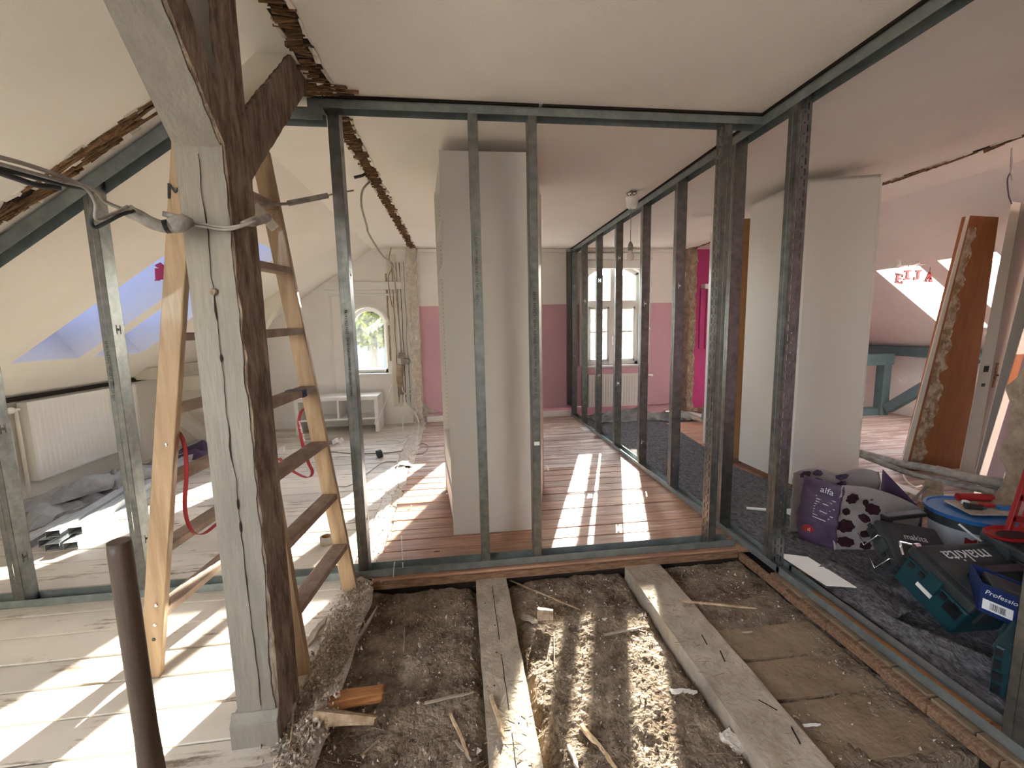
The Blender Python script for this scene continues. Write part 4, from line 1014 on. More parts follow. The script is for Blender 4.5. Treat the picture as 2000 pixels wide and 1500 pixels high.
# individually readable pieces of wood
def stick(p, q, w_, h_, name, label, mt=splinter_m, z0=None, twist=0.0, cat='wood piece', lift=0.006, seed=1, tip=0.3, n=8):
    P, Q = at(*p, 2, -0.07), at(*q, 2, -0.07)
    for v in (P, Q):
        zz = level(v.x, v.y)
        if J1[0] < v.x < J1[1] or J2[0] < v.x < J2[1]: zz = -0.034
        if v.x > 1.112 and 1.08 < v.y < 1.70: zz = -0.062
        if z0 is not None: zz = z0
        v.z = zz + h_ / 2 + lift
    d = (Q - P).normalized(); s_ = d.cross(Z).normalized(); u_ = s_.cross(d); b = MB()
    R0_ = []
    for k in range(n + 1):
        t = k / n; c = P.lerp(Q, t) + s_ * 0.25 * w_ * fn_(t * 3, seed) ; ww = w_ / 2 * (1 - (1 - tip) * max(0, (t - .75) / .25)) * (1 + .3 * fn_(t * 6, seed, 2)); hh = h_ / 2 * (1 + .25 * fn_(t * 7, seed, 4))
        R0_.append([c - s_ * ww - u_ * hh, c + s_ * ww - u_ * hh, c + s_ * ww * .8 + u_ * hh, c - s_ * ww * .9 + u_ * hh])
    o_ = 0
    for r in R0_: b.v += [tuple(v) for v in r]
    for k in range(n):
        for j in range(4): b.f.append((4 * k + j, 4 * k + (j + 1) % 4, 4 * k + 4 + (j + 1) % 4, 4 * k + 4 + j)); b.m.append(0)
    b.f += [(3, 2, 1, 0), (4 * n, 4 * n + 1, 4 * n + 2, 4 * n + 3)]; b.m += [0, 0]
    o = b.build(name, mt); tag(o, label, cat); return o
stick((995, 1128), (1133, 1195), .009, .005, 'wood_lath', 'long pale lath lying diagonally below the front frame, between the joists', lift=.022)
stick((650, 1368), (738, 1203), .014, .007, 'wood_lath', 'dark thin lath slanting along the left edge of the opened floor', mt=dusty_wood, lift=.055)
stick((1330, 1190), (1478, 1192), .010, .006, 'wood_lath', 'dry stick lying across the fill right of the second joist', mt=splinter_m)
stick((1390, 1232), (1470, 1240), .012, .006, 'wood_lath', 'short stick at the edge of the first sub-floor board', mt=dusty_wood)
stick((1568, 1425), (1602, 1423), .008, .005, 'wood_chip', 'small pale chip on the widest sub-floor board', mt=whitep)
stick((1310, 1348), (1362, 1343), .022, .006, 'plaster_chip', 'white curved chip in the right sunbeam on the fill', mt=plaster_w)
stick((1415, 1425), (1450, 1455), .05, .02, 'plaster_lump', 'grey plaster lump at the left edge of the second joist', mt=rubble_pale)
stick((960, 1380), (985, 1465), .014, .012, 'wood_splinter', 'bright curled splinter on the left joist where the sunlight starts', mt=splinter_m, lift=.004)
stick((1135, 1410), (1205, 1500), .016, .010, 'wood_splinter', 'brown splinter pointing to the bottom edge in the sunlit fill', mt=splinter_m)
stick((1110, 1450), (1130, 1500), .014, .01, 'wood_splinter', 'dark broken splinter left of the brown one at the bottom edge', mt=dusty_wood)
stick((1082, 1230), (1083, 1305), .004, .003, 'wood_splinter', 'thin straw-like splinter standing in the shadow stripe')
stick((880, 1392), (915, 1470), .010, .008, 'wood_splinter', 'upper splinter of the bundle left of the left joist', mt=splinter_m)
stick((890, 1440), (920, 1480), .009, .007, 'wood_splinter', 'lower splinter of the bundle left of the left joist', mt=dusty_wood)
stick((830, 1380), (925, 1355), .010, .005, 'wood_splinter', 'long bark strip in the left bay pointing at the left joist', mt=dusty_wood)
stick((705, 1475), (745, 1440), .006, .004, 'wood_splinter', 'thin twig at the bottom of the left bay')
stick((635, 1425), (645, 1455), .008, .006, 'wood_splinter', 'small splinter sticking out under the split block')
stick((740, 1338), (750, 1372), .012, .008, 'wood_splinter', 'yellow splinter standing behind the orange block', mt=ladder_m, lift=.02)
stick((578, 1430), (572, 1500), .006, .006, 'wood_lath', 'thin upright lath on the rubble beside the post foot', z0=.01)
stick((1180, 1240), (1260, 1220), .010, .006, 'wood_splinter', 'bent twig lying in the middle bay towards the second joist', mt=dusty_wood)
stick((790, 1225), (788, 1275), .005, .004, 'wood_splinter', 'short dark splinter pointing away in the left bay', mt=dusty_wood)
stick((1020, 1200), (1050, 1212), .03, .012, 'wood_splinter', 'dark broken board end near the sunlit lump', mt=dusty_wood)
# split blocks
def block(p, q, w_, h_, name, label, mt, z, roll=0.3, seed=1, taper=.6):
    P, Q = at(*p, 2, z), at(*q, 2, z); d = (Q - P).normalized(); s0 = d.cross(Z).normalized(); s_ = (s0 * math.cos(roll) + Z * math.sin(roll)); u_ = s_.cross(d).normalized(); 
    if u_.z < 0: u_ = -u_
    def g(u, v):
        a = u * 4; cs = [(-1, -1), (1, -1), (1, 1), (-1, 1), (-1, -1)]; i = min(3, int(a)); t = a - i
        X_ = cs[i][0] + (cs[i + 1][0] - cs[i][0]) * t; Y_ = cs[i][1] + (cs[i + 1][1] - cs[i][1]) * t
        sc_ = 1 - (1 - taper) * v; e = 1 + 0.16 * fn_(u * 14, v * 2.2, seed)
        c = P.lerp(Q, v + 0.05 * (fn_(u * 9, seed) if v > .9 or v < .1 else 0)); return c + s_ * X_ * w_ / 2 * sc_ * e + u_ * Y_ * h_ / 2 * sc_ * e + Z * h_ / 2
    b = MB(); b.grid(g, 32, 18)
    b.add([g(k / 16, 0) for k in range(16)], [tuple(range(16))]); b.add([g(k / 16, 1) for k in range(16)], [tuple(range(16))[::-1]])
    o = b.build(name, mt); tag(o, label, 'wood piece'); return o
block((612, 1388), (748, 1362), .095, .04, 'wood_block', 'orange freshly split wood piece on the fill near the post', orange_wood, -0.05, 0.35, 2, .8)
block((618, 1412), (735, 1418), .06, .045, 'wood_block', 'grey split stick lying in front of the orange wood piece', splinter_m, -0.025, 0.6, 5, .5)
block((1050, 1208), (1080, 1210), .05, .05, 'plaster_lump', 'round sunlit lump with straw between the two joists', rubble_m, -0.06, .4, 7, .8)
stick((560, 1440), (585, 1385), .05, .012, 'board_scrap', 'broken dusty board scrap leaning at the foot of the post', mt=dusty_wood, z0=0.01)
stick((600, 1300), (640, 1240), .03, .01, 'board_scrap', 'narrow board remnant embedded in the mortar ridge', mt=dusty_wood, z0=0.008)

# ================================================================== LEFT ROOM
def radiator(x, y0, y1, z0, z1, facing, label, axis='y', ribs=26):
    """panel radiator with pressed ribs; facing +-1 along x (axis y) or -1 along y (axis x)"""
    loc = (x, (y0 + y1) / 2, z0) if axis == 'y' else ((y0 + y1) / 2, x, z0); t = thing('radiator', label, 'radiator', loc)
    Pm = (lambda a, d, z: (x + facing * d, a, z)) if axis == 'y' else (lambda a, d, z: (a, x + facing * d, z))
    def g(u, v):
        a = y0 + (y1 - y0) * u; z = z0 + (z1 - z0) * v; e = 0.0
        if 0.06 < v < 0.94: e = 0.007 * (0.5 + 0.5 * math.cos(2 * math.pi * u * ribs)) * min(1, (v - .06) / .05, (.94 - v) / .05)
        return Pm(a, 0.07 - e, z)
    b = MB(); b.grid(g, ribs * 6, 24); b.build('front_plate', rad_m, t, smooth=True)
    def bx(a0, a1, d0, d1, za, zb, nm, mt=rad_m):
        p, q = Pm(a0, d0, za), Pm(a1, d1, zb); b = MB(); b.box(min(p[0], q[0]), max(p[0], q[0]), min(p[1], q[1]), max(p[1], q[1]), za, zb); return b.build(nm, mt, t, bevel=0.002)
    bx(y0, y1, 0.0, 0.012, z0, z1, 'back_plate'); bx(y0 - .003, y0, 0.0, 0.07, z0, z1, 'side_cover'); bx(y1, y1 + .003, 0, 0.07, z0, z1, 'side_cover')
    gr = bx(y0, y1, 0.012, 0.066, z1 - .006, z1, 'top_grille')
    return t, Pm
rl, Pm = radiator(KL + 0.05, 3.66, 4.78, 0.235, 0.845, 1, 'white ribbed radiator under the roof window on the left knee wall')
b = MB(); b.tube([Pm(3.64, .03, .80), Pm(3.58, .03, .80)], 0.012); b.tube([Pm(3.585, .03, .80), Pm(3.52, .03, .80)], [.024, .021], 14); b.build('valve_knob', whitep, rl, smooth=True)
b = MB(); b.tube([Pm(3.61, .03, .80), Pm(3.61, .03, .79), Pm(3.61, .03, .08), Pm(3.61, .0, .05), Pm(3.3, -0.0, .05)], 0.012); b.tube([Pm(3.56, .015, .76), Pm(3.56, .015, 0.0)], .011); b.build('pipe', cream_wood, rl, smooth=True)
b = MB(); b.box(KL, KL + 0.05, YB, W, 0.855, 0.885); struct(b, 'trim_6', dark_gap)
# white timber struts by the knee wall
def timberbar(p, q, w_, h_, name, label, mt, parent=None):
    b = MB(); b.bar(p, q, w_, h_); return b
tk = thing('roof_truss', 'cream painted timber struts at the left knee wall, partly behind the post', 'truss', (-3.0, 5.5, 0))
for nm, p, q, w_ in (('strut', (-3.70, 5.42, 0.83), (-2.92, 5.42, 0.06), 0.11), ('tie_beam', (-3.30, 5.42, 0.77), (-2.55, 5.42, 0.77), 0.16), ('strut', (-2.75, 5.42, 0.70), (-1.93, 5.42, 1.95), 0.15), ('foot_post', (-2.95, 5.46, 0.0), (-2.80, 5.46, 0.72), 0.11)):
    b = MB(); b.bar(p, q, w_, 0.12, up=(0, 1, 0)); b.build(nm, cream_wood, tk, bevel=0.004)
b = MB(); b.bar((KL + 0.11, 4.9, 0.93), (KL + 0.11, W, 0.93), 0.14, 0.12); b.build('wall_plate', cream_wood, tk)
# bench
bn = thing('tv_bench', 'low white open bench below the small arched window', 'bench', (-1.6, 6.0, 0))
bx0, bx1, by0, by1 = -2.12, -1.07, 5.80, 6.20
for nm, a in (('top', (bx0, bx1, by0, by1, .43, .48)), ('shelf', (bx0 + .05, bx1 - .05, by0 + .01, by1 - .01, .17, .195)), ('leg', (bx0, bx0 + .05, by0, by1, 0, .43)), ('leg', (bx1 - .05, bx1, by0, by1, 0, .43)), ('divider', (-1.60, -1.575, by0 + .03, by1, .195, .43)), ('back_panel', (bx0 + .05, bx1 - .05, by1 - .02, by1 - .005, .12, .43))):
    b = MB(); b.box(*a); b.build(nm, whitep, bn, bevel=0.004)
# bundle of loose metal profiles on the floor
def prof(p, q, zc, label, wd=0.075, hh=0.045, flip=False):
    P, Q = Vector(p), Vector(q); d = (Q - P).normalized(); s_ = d.cross(Z).normalized(); b = MB(); P = P + Z * zc; Q = Q + Z * zc
    t_ = 0.0015
    top = hh if not flip else 0
    for A, e1, e2 in ((P + Z * top, s_ * wd, Z * t_), (P, Z * hh, s_ * t_), (P + s_ * wd, Z * hh, s_ * -t_)):
        b.hexa([A, A + e1, A + e1 + e2, A + e2] + [v + (Q - P) for v in (A, A + e1, A + e1 + e2, A + e2)])
    for o_ in (.25, .75):
        A = P + Z * (top + t_) + s_ * wd * o_; b.hexa([A, A + s_ * .004, A + s_ * .004 + Z * .002, A + Z * .002] + [v + (Q - P) for v in (A, A + s_ * .004, A + s_ * .004 + Z * .002, A + Z * .002)])
    for zz in (.004,):
        A = P + s_ * .004 + Z * .004 + d * .002; b.hexa([A, A + s_ * (wd - .008), A + s_ * (wd - .008) + Z * .003, A + Z * .003] + [v + (Q - P) for v in (A, A + s_ * (wd - .008), A + s_ * (wd - .008) + Z * .003, A + Z * .003)])
    o = b.build('metal_profile', galv_bright); tag(o, label, 'metal profile'); return o
base = Vector((-2.50, 2.90, 0)); e2 = Vector((-2.92, 5.5, 0)); sx = Vector((-.095, -0.01, 0))
labs = ['loose metal profile at the sunny edge of the bundle on the floor', 'second metal profile from the sunny edge of the floor bundle', 'third metal profile from the sunny edge of the floor bundle, beside the dust sheet', 'metal profile half under the dust sheet on the left floor']
for i in range(4): prof(base + sx * i * 1.05 + Vector((0, rn.uniform(-.03, .10), 0)), e2 + sx * i * 1.02, 0.002 + (0.047 if i in (1,) else 0.0) * 0, labs[i])
prof(base + sx * 0.6 + Vector((0, .12, 0)), e2 + sx * .4, 0.052, 'metal profile on top of the bundle, right-hand of the two upper ones')
prof(base + sx * 1.7 + Vector((0, .10, 0)), e2 + sx * 1.5, 0.052, 'metal profile on top of the bundle, left-hand of the two upper ones')
# crumpled dust sheets
def cloth(name, label, cx, cy, rx, ry, h, mt, seed, n=70, cat='sheet', fr=3.0, rot=0, base=0.008, over=None):
    def g(u, v):
        a, r = u * 2 - 1, v * 2 - 1; x, y = a * rx, r * ry
        edge = max(abs(a), abs(r)); k = 0.13 * fbm(a * 2, r * 2, seed)
        x *= 1 + k; y *= 1 + 0.15 * fbm(a * 2 + 5, r * 2, seed)
        x2, y2 = x * math.cos(rot) - y * math.sin(rot), x * math.sin(rot) + y * math.cos(rot)
        X_, Y_ = cx + x2, cy + y2
        ca, sa = math.cos(seed * 1.3), math.sin(seed * 1.3); wx, wy_ = X_ + .12 * fn_(X_ * 3, Y_ * 3, seed), Y_ + .12 * fn_(X_ * 3, Y_ * 3, seed + 2)
        t1_ = math.sin((wx * ca + wy_ * sa) * fr * 9) * .5 + .5; t2_ = math.sin((wx * -sa + wy_ * ca * .6) * fr * 6 + 2) * .5 + .5
        z = .30 * t1_ ** 2 + .25 * t2_ ** 2 + .6 * max(0, fn_(X_ * fr, Y_ * fr, seed + 3)) + .35 * (1 - edge ** 2) + .05 * fn_(X_ * 22, Y_ * 22, seed); z *= h * .8 * (1 - edge ** 3)
        z0 = base + (over(X_, Y_) if over else 0)
        return (X_, Y_, z0 + z)
    b = MB(); b.grid(g, n, n); o = b.build(name, mt, smooth=True, solid=0.003); tag(o, label, cat); return o
cloth('dust_sheet', 'dark grey mesh sheet crumpled on the floor under the left radiator', -2.98, 4.05, 0.28, 0.75, 0.26, sheet_m, 3, fr=3.4, rot=0.12)
cloth('dust_sheet', 'pale grey foil strip thrown over the dark mesh sheet', -2.93, 3.85, 0.13, 0.50, 0.20, sheet2_m, 9, rot=-0.55, base=0.10, fr=2.6)
cloth('dust_sheet', 'beige grey cloth at the front corner of the sheet pile', -3.02, 3.50, 0.17, 0.22, 0.16, sheet2_m, 14, rot=-0.5, fr=4)
cloth('dust_sheet', 'purple cloth bundle behind the sheet pile, beside the ladder', -2.85, 4.85, 0.20, 0.25, 0.28, bag_p, 19, rot=0.3, fr=4)
# small things on the far left floor
t = thing('power_plug', 'white plug socket lying on the floor in front of the bench', 'socket', (-1.55, 4.8, 0))
c = at(655, 868, 2, 0); 
b = MB(); b.obox(c + Z * .035, Vector((.028, -.01, .02)), Vector((.01, .03, 0)), Vector((-.01, 0, .022)) * 1.2); b.build('housing', whitep, t, bevel=0.006)
b = MB(); b.tube([c + Vector((-.03, -.01, .03)), c + Vector((-.075, -.02, .025))], [.026, .018], 14); b.build('plug', conduit_m, t, smooth=False)
b = MB(); b.obox(c + Vector((.06, .02, .04)), Vector((.02, 0, .02)), Vector((0, .02, 0)), Vector((-.012, 0, .02))); b.build('cover_frame', whitep, t, bevel=0.004)
def cable(name, label, pix, plane, mt, r=0.004, cat='cable', n=7, z=0.006):
    pts = [at(p[0], p[1], *plane) if len(p) == 2 else at(p[0], p[1], *p[2]) for p in pix]; pts = spline(pts, n)
    if plane[0] == 2 and all(len(p) == 2 for p in pix):
        for p in pts: p.z = max(p.z, z)
    b = MB(); b.tube(pts, r, 7); o = b.build(name, mt, smooth=True); tag(o, label, cat); return o
F0 = (2, 0.008)
cable('cable', 'flat dusty cable running along the floor from the bench to the wall stub', [(640, 882), (700, 886), (760, 884), (800, 878)], F0, cable_m, .006)
cable('cable', 'looped dusty cable on the floor beside the wall stub', [(735, 862), (765, 858), (782, 862), (790, 872)], F0, whitecable, .005)
cable('cable', 'round loop of cable lying on the bare boards at the wall line', [(800, 888), (828, 884), (836, 872), (824, 866), (812, 874)], F0, cable_m, .005)
cable('cable', 'white cable curling from the wall strips down to the floor', [(783, 700, (1, W - .06)), (786, 760, (1, W - .08)), (800, 770, (1, W - .10)), (806, 756, (1, W - .12)), (788, 778, (1, W - .14)), (810, 805, (1, W - .2)), (818, 830, (1, W - .35)), (812, 868, (2, .01))], (1, W), whitecable, .008)
cable('cable', 'thin white cable hanging down to the floor left of the wall stub', [(787, 812, (1, W - .3)), (787, 846, (1, W - .5)), (792, 862, (2, .01)), (775, 870, (2, .01))], (1, W), whitecable, .006)
cable('cable', 'pale cord leaning from the bench towards the arched window', [(731, 828, (1, 5.6)), (745, 805, (1, 5.7)), (764, 753, (1, 5.85))], (1, 5.7), whitecable, .006)
o = cable('cable', 'thin grey cable lying along the sunny white boards', [(660, 950), (690, 945), (745, 905), (775, 902)], F0, conduit_m, .004)
c = at(638, 1062, 2, 0); t = thing('tape_roll', 'brown roll of tape on the white boards behind the ladder', 'tape', c)
b = MB(); b.lathe([(0.026, 0), (0.038, 0), (0.038, 0.05), (0.026, 0.05), (0.026, 0)], c, 26); b.build('roll', cable_m, t)
b = MB(); b.lathe([(0.0255, 0.0), (0.0255, 0.0505), (0.0285, 0.0505), (0.0285, 0)], c, 26); b.build('core', mdf, t)
c = at(736, 888, 2, 0.03); t = thing('cable_drum', 'dark round cap lying behind the metal stud left of the wardrobe', 'cap', (c.x, c.y, 0))
b = MB(); b.tube([c, c + Vector((0.05, .02, .01))], [.045, .04], 18); b.build('body', dkgrey, t); b = MB(); b.tube([c + Vector((.05, .02, .01)), c + Vector((.06, .024, .012))], [.03, .028], 18); b.build('rim', whitep, t)
c = at(545, 886, 2, 0); b = MB(); b.prism([c + Vector((-.03, 0, 0)), c + Vector((.04, 0, 0)), c + Vector((.05, 0, .07)), c + Vector((-.0, 0, .06))], (0, .06, 0)); tag(b.build('plaster_chunk', whitep), 'white plaster wedge on the boards just right of the post', 'chunk')
# small things near the front frame
def nail(px, py, dx, dy, label, z=0.004, L=0.03):
    c = at(px, py, 2, z); t = Vector((dx, dy, 0)).normalized(); b = MB(); b.tube([c - t * L / 2, c + t * L / 2], .0022, 6); b.tube([c + t * L / 2, c + t * (L / 2 + .002)], .005, 8); tag(b.build('nail', dark_metal), label, 'nail')
nail(853, 1077, 1, 0, 'rusty nail on the red boards left of the middle stud'); nail(977, 1037, 1, .1, 'nail lying at the foot of the tall wardrobe')
c = at(1066, 912, 2, 0.01); b = MB(); b.tube(spline([c + Vector((-.07, .03, 0)), c + Vector((.01, .03, 0.0)), c + Vector((0.0, -.12, 0))], 6), .006, 8); tag(b.build('hook', whitecable, smooth=True), 'small bent white hook on the boards right of the wardrobe', 'hook')
b = MB(); c = at(1143, 838, 2, 0.0); b.box(c.x - .05, c.x + .06, c.y - .12, c.y + .1, 0, .006); tag(b.build('paper_strip', whitep), 'white strip of card on the boards left of the long frame', 'card')
pts = spline([at(522, 0, 2, 0)] and [at(784, 1046, 2, .006), at(786, 1085, 2, .012), at(787, 1108, 1, D - .004)], 5); b = MB(); b.tube(pts, .0025, 6); tag(b.build('cable_end', whitecable, smooth=True), 'thin white wire lying over the lower track left of the middle stud', 'wire')
pts = spline([at(771, 1098, 2, .046), at(769, 1112, 1, D - .006), at(768, 1140, 1, D - .012)], 5); b = MB(); b.tube(pts, .002, 6); tag(b.build('cable_end', whitecable, smooth=True), 'short white wire hanging from the lower track above the opened bay', 'wire')

# ---- cables and conduit strung round the post
def cab(pix, r, mt, label, name='cable', n=8, cat='cable', caps=None):
    pts = spline([at(x, y, 1, yv) for x, y, yv in pix], n); b = MB(); b.tube(pts, r, 8); o = b.build(name, mt, smooth=True); tag(o, label, cat); return o
cab([(-30, 300, .95), (40, 318, 1.0), (110, 341, 1.06), (160, 362, 1.12), (190, 375, 1.15), (203, 392, 1.2), (230, 405, 1.22), (262, 414, 1.25)], .0045, cable_m, 'uppermost grey cable coming in from the left towards the post')
cab([(-30, 320, .96), (60, 345, 1.02), (130, 362, 1.08), (172, 372, 1.14), (184, 405, 1.16), (178, 432, 1.18), (185, 444, 1.19), (205, 436, 1.2), (235, 420, 1.22), (262, 412, 1.25)], .0045, dkgrey, 'dark cable dropping in a loop left of the post')
cab([(-30, 312, .94), (50, 334, 1.0), (120, 354, 1.06), (165, 366, 1.1), (186, 396, 1.14), (188, 428, 1.16), (215, 420, 1.2), (250, 403, 1.23)], .004, conduit_m, 'second pale cable looping down beside the dark one')
cab([(-30, 327, .95), (30, 348, 1.0), (75, 362, 1.05), (118, 366, 1.08)], .006, dkgrey, 'lowest dark cable end at the far left under the roof slope')
cd_ = thing('conduit', 'old grey flexible conduit elbow tied in front of the post', 'conduit', at(290, 430, 1, 1.28))
b = MB(); b.tube(spline([at(248, 412, 1, 1.26), at(270, 421, 1, 1.27), at(295, 435, 1, 1.28), at(322, 443, 1, 1.29), at(345, 441, 1, 1.30)], 7), [.0155] * 29, 16); b.build('elbow', conduit_m, cd_, smooth=True)
b = MB(); b.prism([at(246, 404, 1, 1.255), at(255, 400, 1, 1.255), at(277, 418, 1, 1.255), at(262, 416, 1, 1.255)], (0, .006, 0)); b.build('torn_end', conduit_m, cd_)
b = MB(); b.tube([at(322, 443, 1, 1.288), at(330, 442, 1, 1.29)], [.0175, .0175], 16); b.build('black_band', black_p, cd_)
b = MB(); b.tube([at(333, 442, 1, 1.29), at(350, 437, 1, 1.30), at(362, 433, 1, 1.31), at(378, 434, 1, 1.32)], [.019, .022, .020, .008], 18); b.build('sleeve', conduit_m, cd_, smooth=True)
b = MB(); b.tube([at(318, 417, 1, 1.29), at(345, 424, 1, 1.30), at(365, 428, 1, 1.31)], [.007, .008, .006], 10); b.build('strap_end', conduit_m, cd_, smooth=True)
for i, dy in enumerate((0, 5)): cab([(372, 433 + dy, 1.325), (400, 438 + dy, 1.335), (440, 444 + dy, 1.34), (470, 440 + dy * .6, 1.34), (500, 432, 1.36)], .0035, cable_m, ['upper wire crossing the painted post front', 'lower wire crossing the painted post front'][i], name='wire', cat='wire')
t = thing('conduit', 'torn grey conduit end at the right edge of the post', 'conduit', at(500, 435, 1, 1.36))
b = MB(); b.tube([at(472, 437, 1, 1.345), at(492, 434, 1, 1.37), at(515, 427, 1, 1.45), at(522, 425, 1, 1.48)], [.006, .013, .014, .012], 14); b.build('sleeve', conduit_m, t, smooth=True)
b = MB(); b.bar(at(497, 402, 1, 1.6), at(537, 446, 1, 1.6), .012, .03); b.build('bracket', cream_wood, t)
cab([(495, 405, 1.9), (520, 400, 1.95), (560, 398, 2.0), (575, 395, 2.05)], .006, cable_m, 'grey cable behind the ladder, right of the post')
cab([(563, 397, 2.05), (600, 390, 2.1), (640, 382, 2.15)], .012, conduit_m, 'grey sleeved cable between ladder and left stud')
cab([(640, 382, 2.15), (660, 377, 2.3), (690, 372, 2.5)], .004, cable_m, 'thin frayed wires leaving the sleeved cable', name='wire', cat='wire')
_s = Vector((-.585, 3.30, H - .002)); pts = [_s, _s + Vector((-.03, -.03, -.03)), _s + Vector((-.08, -.05, -.05))]
b = MB(); b.tube(pts, .010, 10); tag(b.build('cable', dkgrey, smooth=True), 'dark cable stub sticking out of the ceiling scar', 'cable')
cab([(722, 355, 3.45), (708, 372, 3.42), (706, 402, 3.5), (716, 440, 3.8), (722, 460, 4.0), (748, 500, 4.6), (762, 512, 5.0), (770, 540, 5.6), (778, 620, 6.1), (785, 690, 6.15)], .008, cable_m, 'long cable hanging from the ceiling scar down the torn wall strips')
cab([(762, 430, W - .08), (764, 480, W - .1), (760, 505, W - .12), (768, 520, W - .1), (758, 545, W - .13), (766, 600, W - .08)], .005, timber, 'thin curly brown wire at the wall strips')
t = thing('junction_box', 'two torn grey junction boxes hanging at the wall strips', 'junction box', at(785, 700, 1, W - .08))
for (x, y) in ((784, 695), (794, 706)):
    c = at(x, y, 1, W - .08); b = MB(); b.obox(c, Vector((.04, 0, -.01)), Vector((0, .03, 0)), Vector((.01, 0, .035))); b.build('box', conduit_m, t, bevel=0.006)
b = MB(); b.tube([at(782, 712, 1, W - .07), at(780, 740, 1, W - .06), at(786, 770, 1, W - .05)], [.05, .045, .03], 12); b.build('plaster_lump', rubble_m, t)
# ribbon hanging in the left roof window
c = at(309, 522, 1, 3.28); t = thing('ribbon', 'crimson ribbon hanging from the left roof window', 'ribbon', c)
b = MB(); b.ribbon([at(308, 524, 1, 3.28), at(309, 545, 1, 3.28), at(307, 562 - 14, 1, 3.29)], (1, 0, 0), .035, .003); b.ribbon([at(314, 520, 1, 3.27), at(317, 530, 1, 3.27), at(313, 546, 1, 3.27)], (1, .2, 0), .03, .003); b.build('tails', magenta, t)
b = MB(); b.tube([at(306, 520, 1, 3.28), at(313, 516, 1, 3.28), at(320, 522, 1, 3.28)], .012, 8); b.build('knot', magenta, t, smooth=True)
# ================================================================== RIGHT-HAND ROOM
def rug_edge(y):   # right border of the fleece
    k = [(6.2, 2.2), (5.7, 2.79), (4.27, 2.62), (3.75, 2.50), (3.0, 2.62), (2.63, 2.56), (2.2, 2.75), (1.6, 3.0), (0.2, 3.3)]
    for (ya, xa), (yb, xb) in zip(k, k[1:]):
        if yb <= y <= ya: return xb + (xa - xb) * (y - yb) / (ya - yb)
    return 2.5
def rug_z(x, y):
    near = max(0.0, min(1.0, (2.0 - y) / 0.5)); far = max(0, min(1, (y - 2.2) / 1.5))
    z = 0.014 + 0.006 * fbm(x * 9, y * 9, 2) + 0.0045 * fbm(x * 40, y * 30, 4)
    ridge_ = max(0, 1 - abs(fn_(x * 2.2 + y * 1.4, y * 3.4 - x * 1.6, 7)) * 4.0)
    z += near * (0.055 * ridge_ + 0.03 * abs(fbm(x * 4, y * 5, 9))) + (1 - far) * 0.008 * abs(fbm(x * 4, y * 4, 1))
    return z
def f(u, v):
    y = 0.35 + (6.0 - 0.35) * (v ** 1.5); xl = 1.735 + (0.14 * max(0, 1 - abs(y - 1.85) / 0.28) if 1.57 < y < 2.13 else 0) + 0.01 * fn_(y * 5, 3); xr = rug_edge(y) + 0.02 * fn_(y * 4, 8)
    x = xl + (xr - xl) * u; e = min(u, 1 - u) * 14
    return (x, y, rug_z(x, y) * min(1, .25 + e))
b = MB(); b.grid(f, 170, 420); o = b.build('fleece_blanket', fleece, smooth=True); tag(o, 'long charcoal fleece laid along the floor right of the long frame', 'blanket')
# turned-over corner fold, white underlay
def f(u, v):
    y = 1.50 + 0.40 * u; x = 1.76 + 0.28 * v
    return (x + .02 * fn_(y * 9, 1), y + .06 * v, 0.025 + 0.075 * math.sin(math.pi * min(1, v * 1.1)) * (0.6 + 0.5 * fn_(x * 7, y * 7, 3)) + .006 * fbm(x * 30, y * 30))
b = MB(); b.grid(f, 50, 40); o = b.build('fleece_blanket', fleece, smooth=True, solid=.006); tag(o, 'folded-over corner of a charcoal fleece in front of the tote bag', 'blanket')
b = MB(); b.hexa([(1.728, 1.76, .060), (1.83, 1.70, .078), (1.86, 2.02, .052), (1.728, 2.10, .045), (1.728, 1.76, .063), (1.83, 1.70, .081), (1.86, 2.02, .055), (1.728, 2.10, .048)])
tag(b.build('white_sheet', plaster_w), 'white sheet of underlay showing at the edge of the fleece beside the slotted stud', 'sheet')
cloth('dust_sheet', 'shiny grey plastic sheet crumpled below the large window radiator', 2.35, 5.85, 0.50, 0.26, 0.20, sheet_m, 31, fr=3.6, base=0.02)
cloth('dust_sheet', 'dark film heap at the right end of the window radiator', 3.02, 5.72, 0.26, 0.20, 0.16, sheet_m, 37, fr=5, base=0.015)
rr_, Pm = radiator(W - 0.02, 1.90, 2.80, 0.13, 0.615, -1, 'white radiator below the large window, seen through the metal studs', axis='x', ribs=22)
b = MB(); b.tube([Pm(2.80, .04, .575), Pm(2.84, .04, .575), Pm(2.90, .04, .57)], [.010, .022, .022], 12); b.build('valve_knob', whitep, rr_, smooth=True)
b = MB(); b.tube([Pm(1.86, .04, .5), Pm(1.86, .04, .05)], .012); b.build('pipe', pink, rr_, smooth=True)
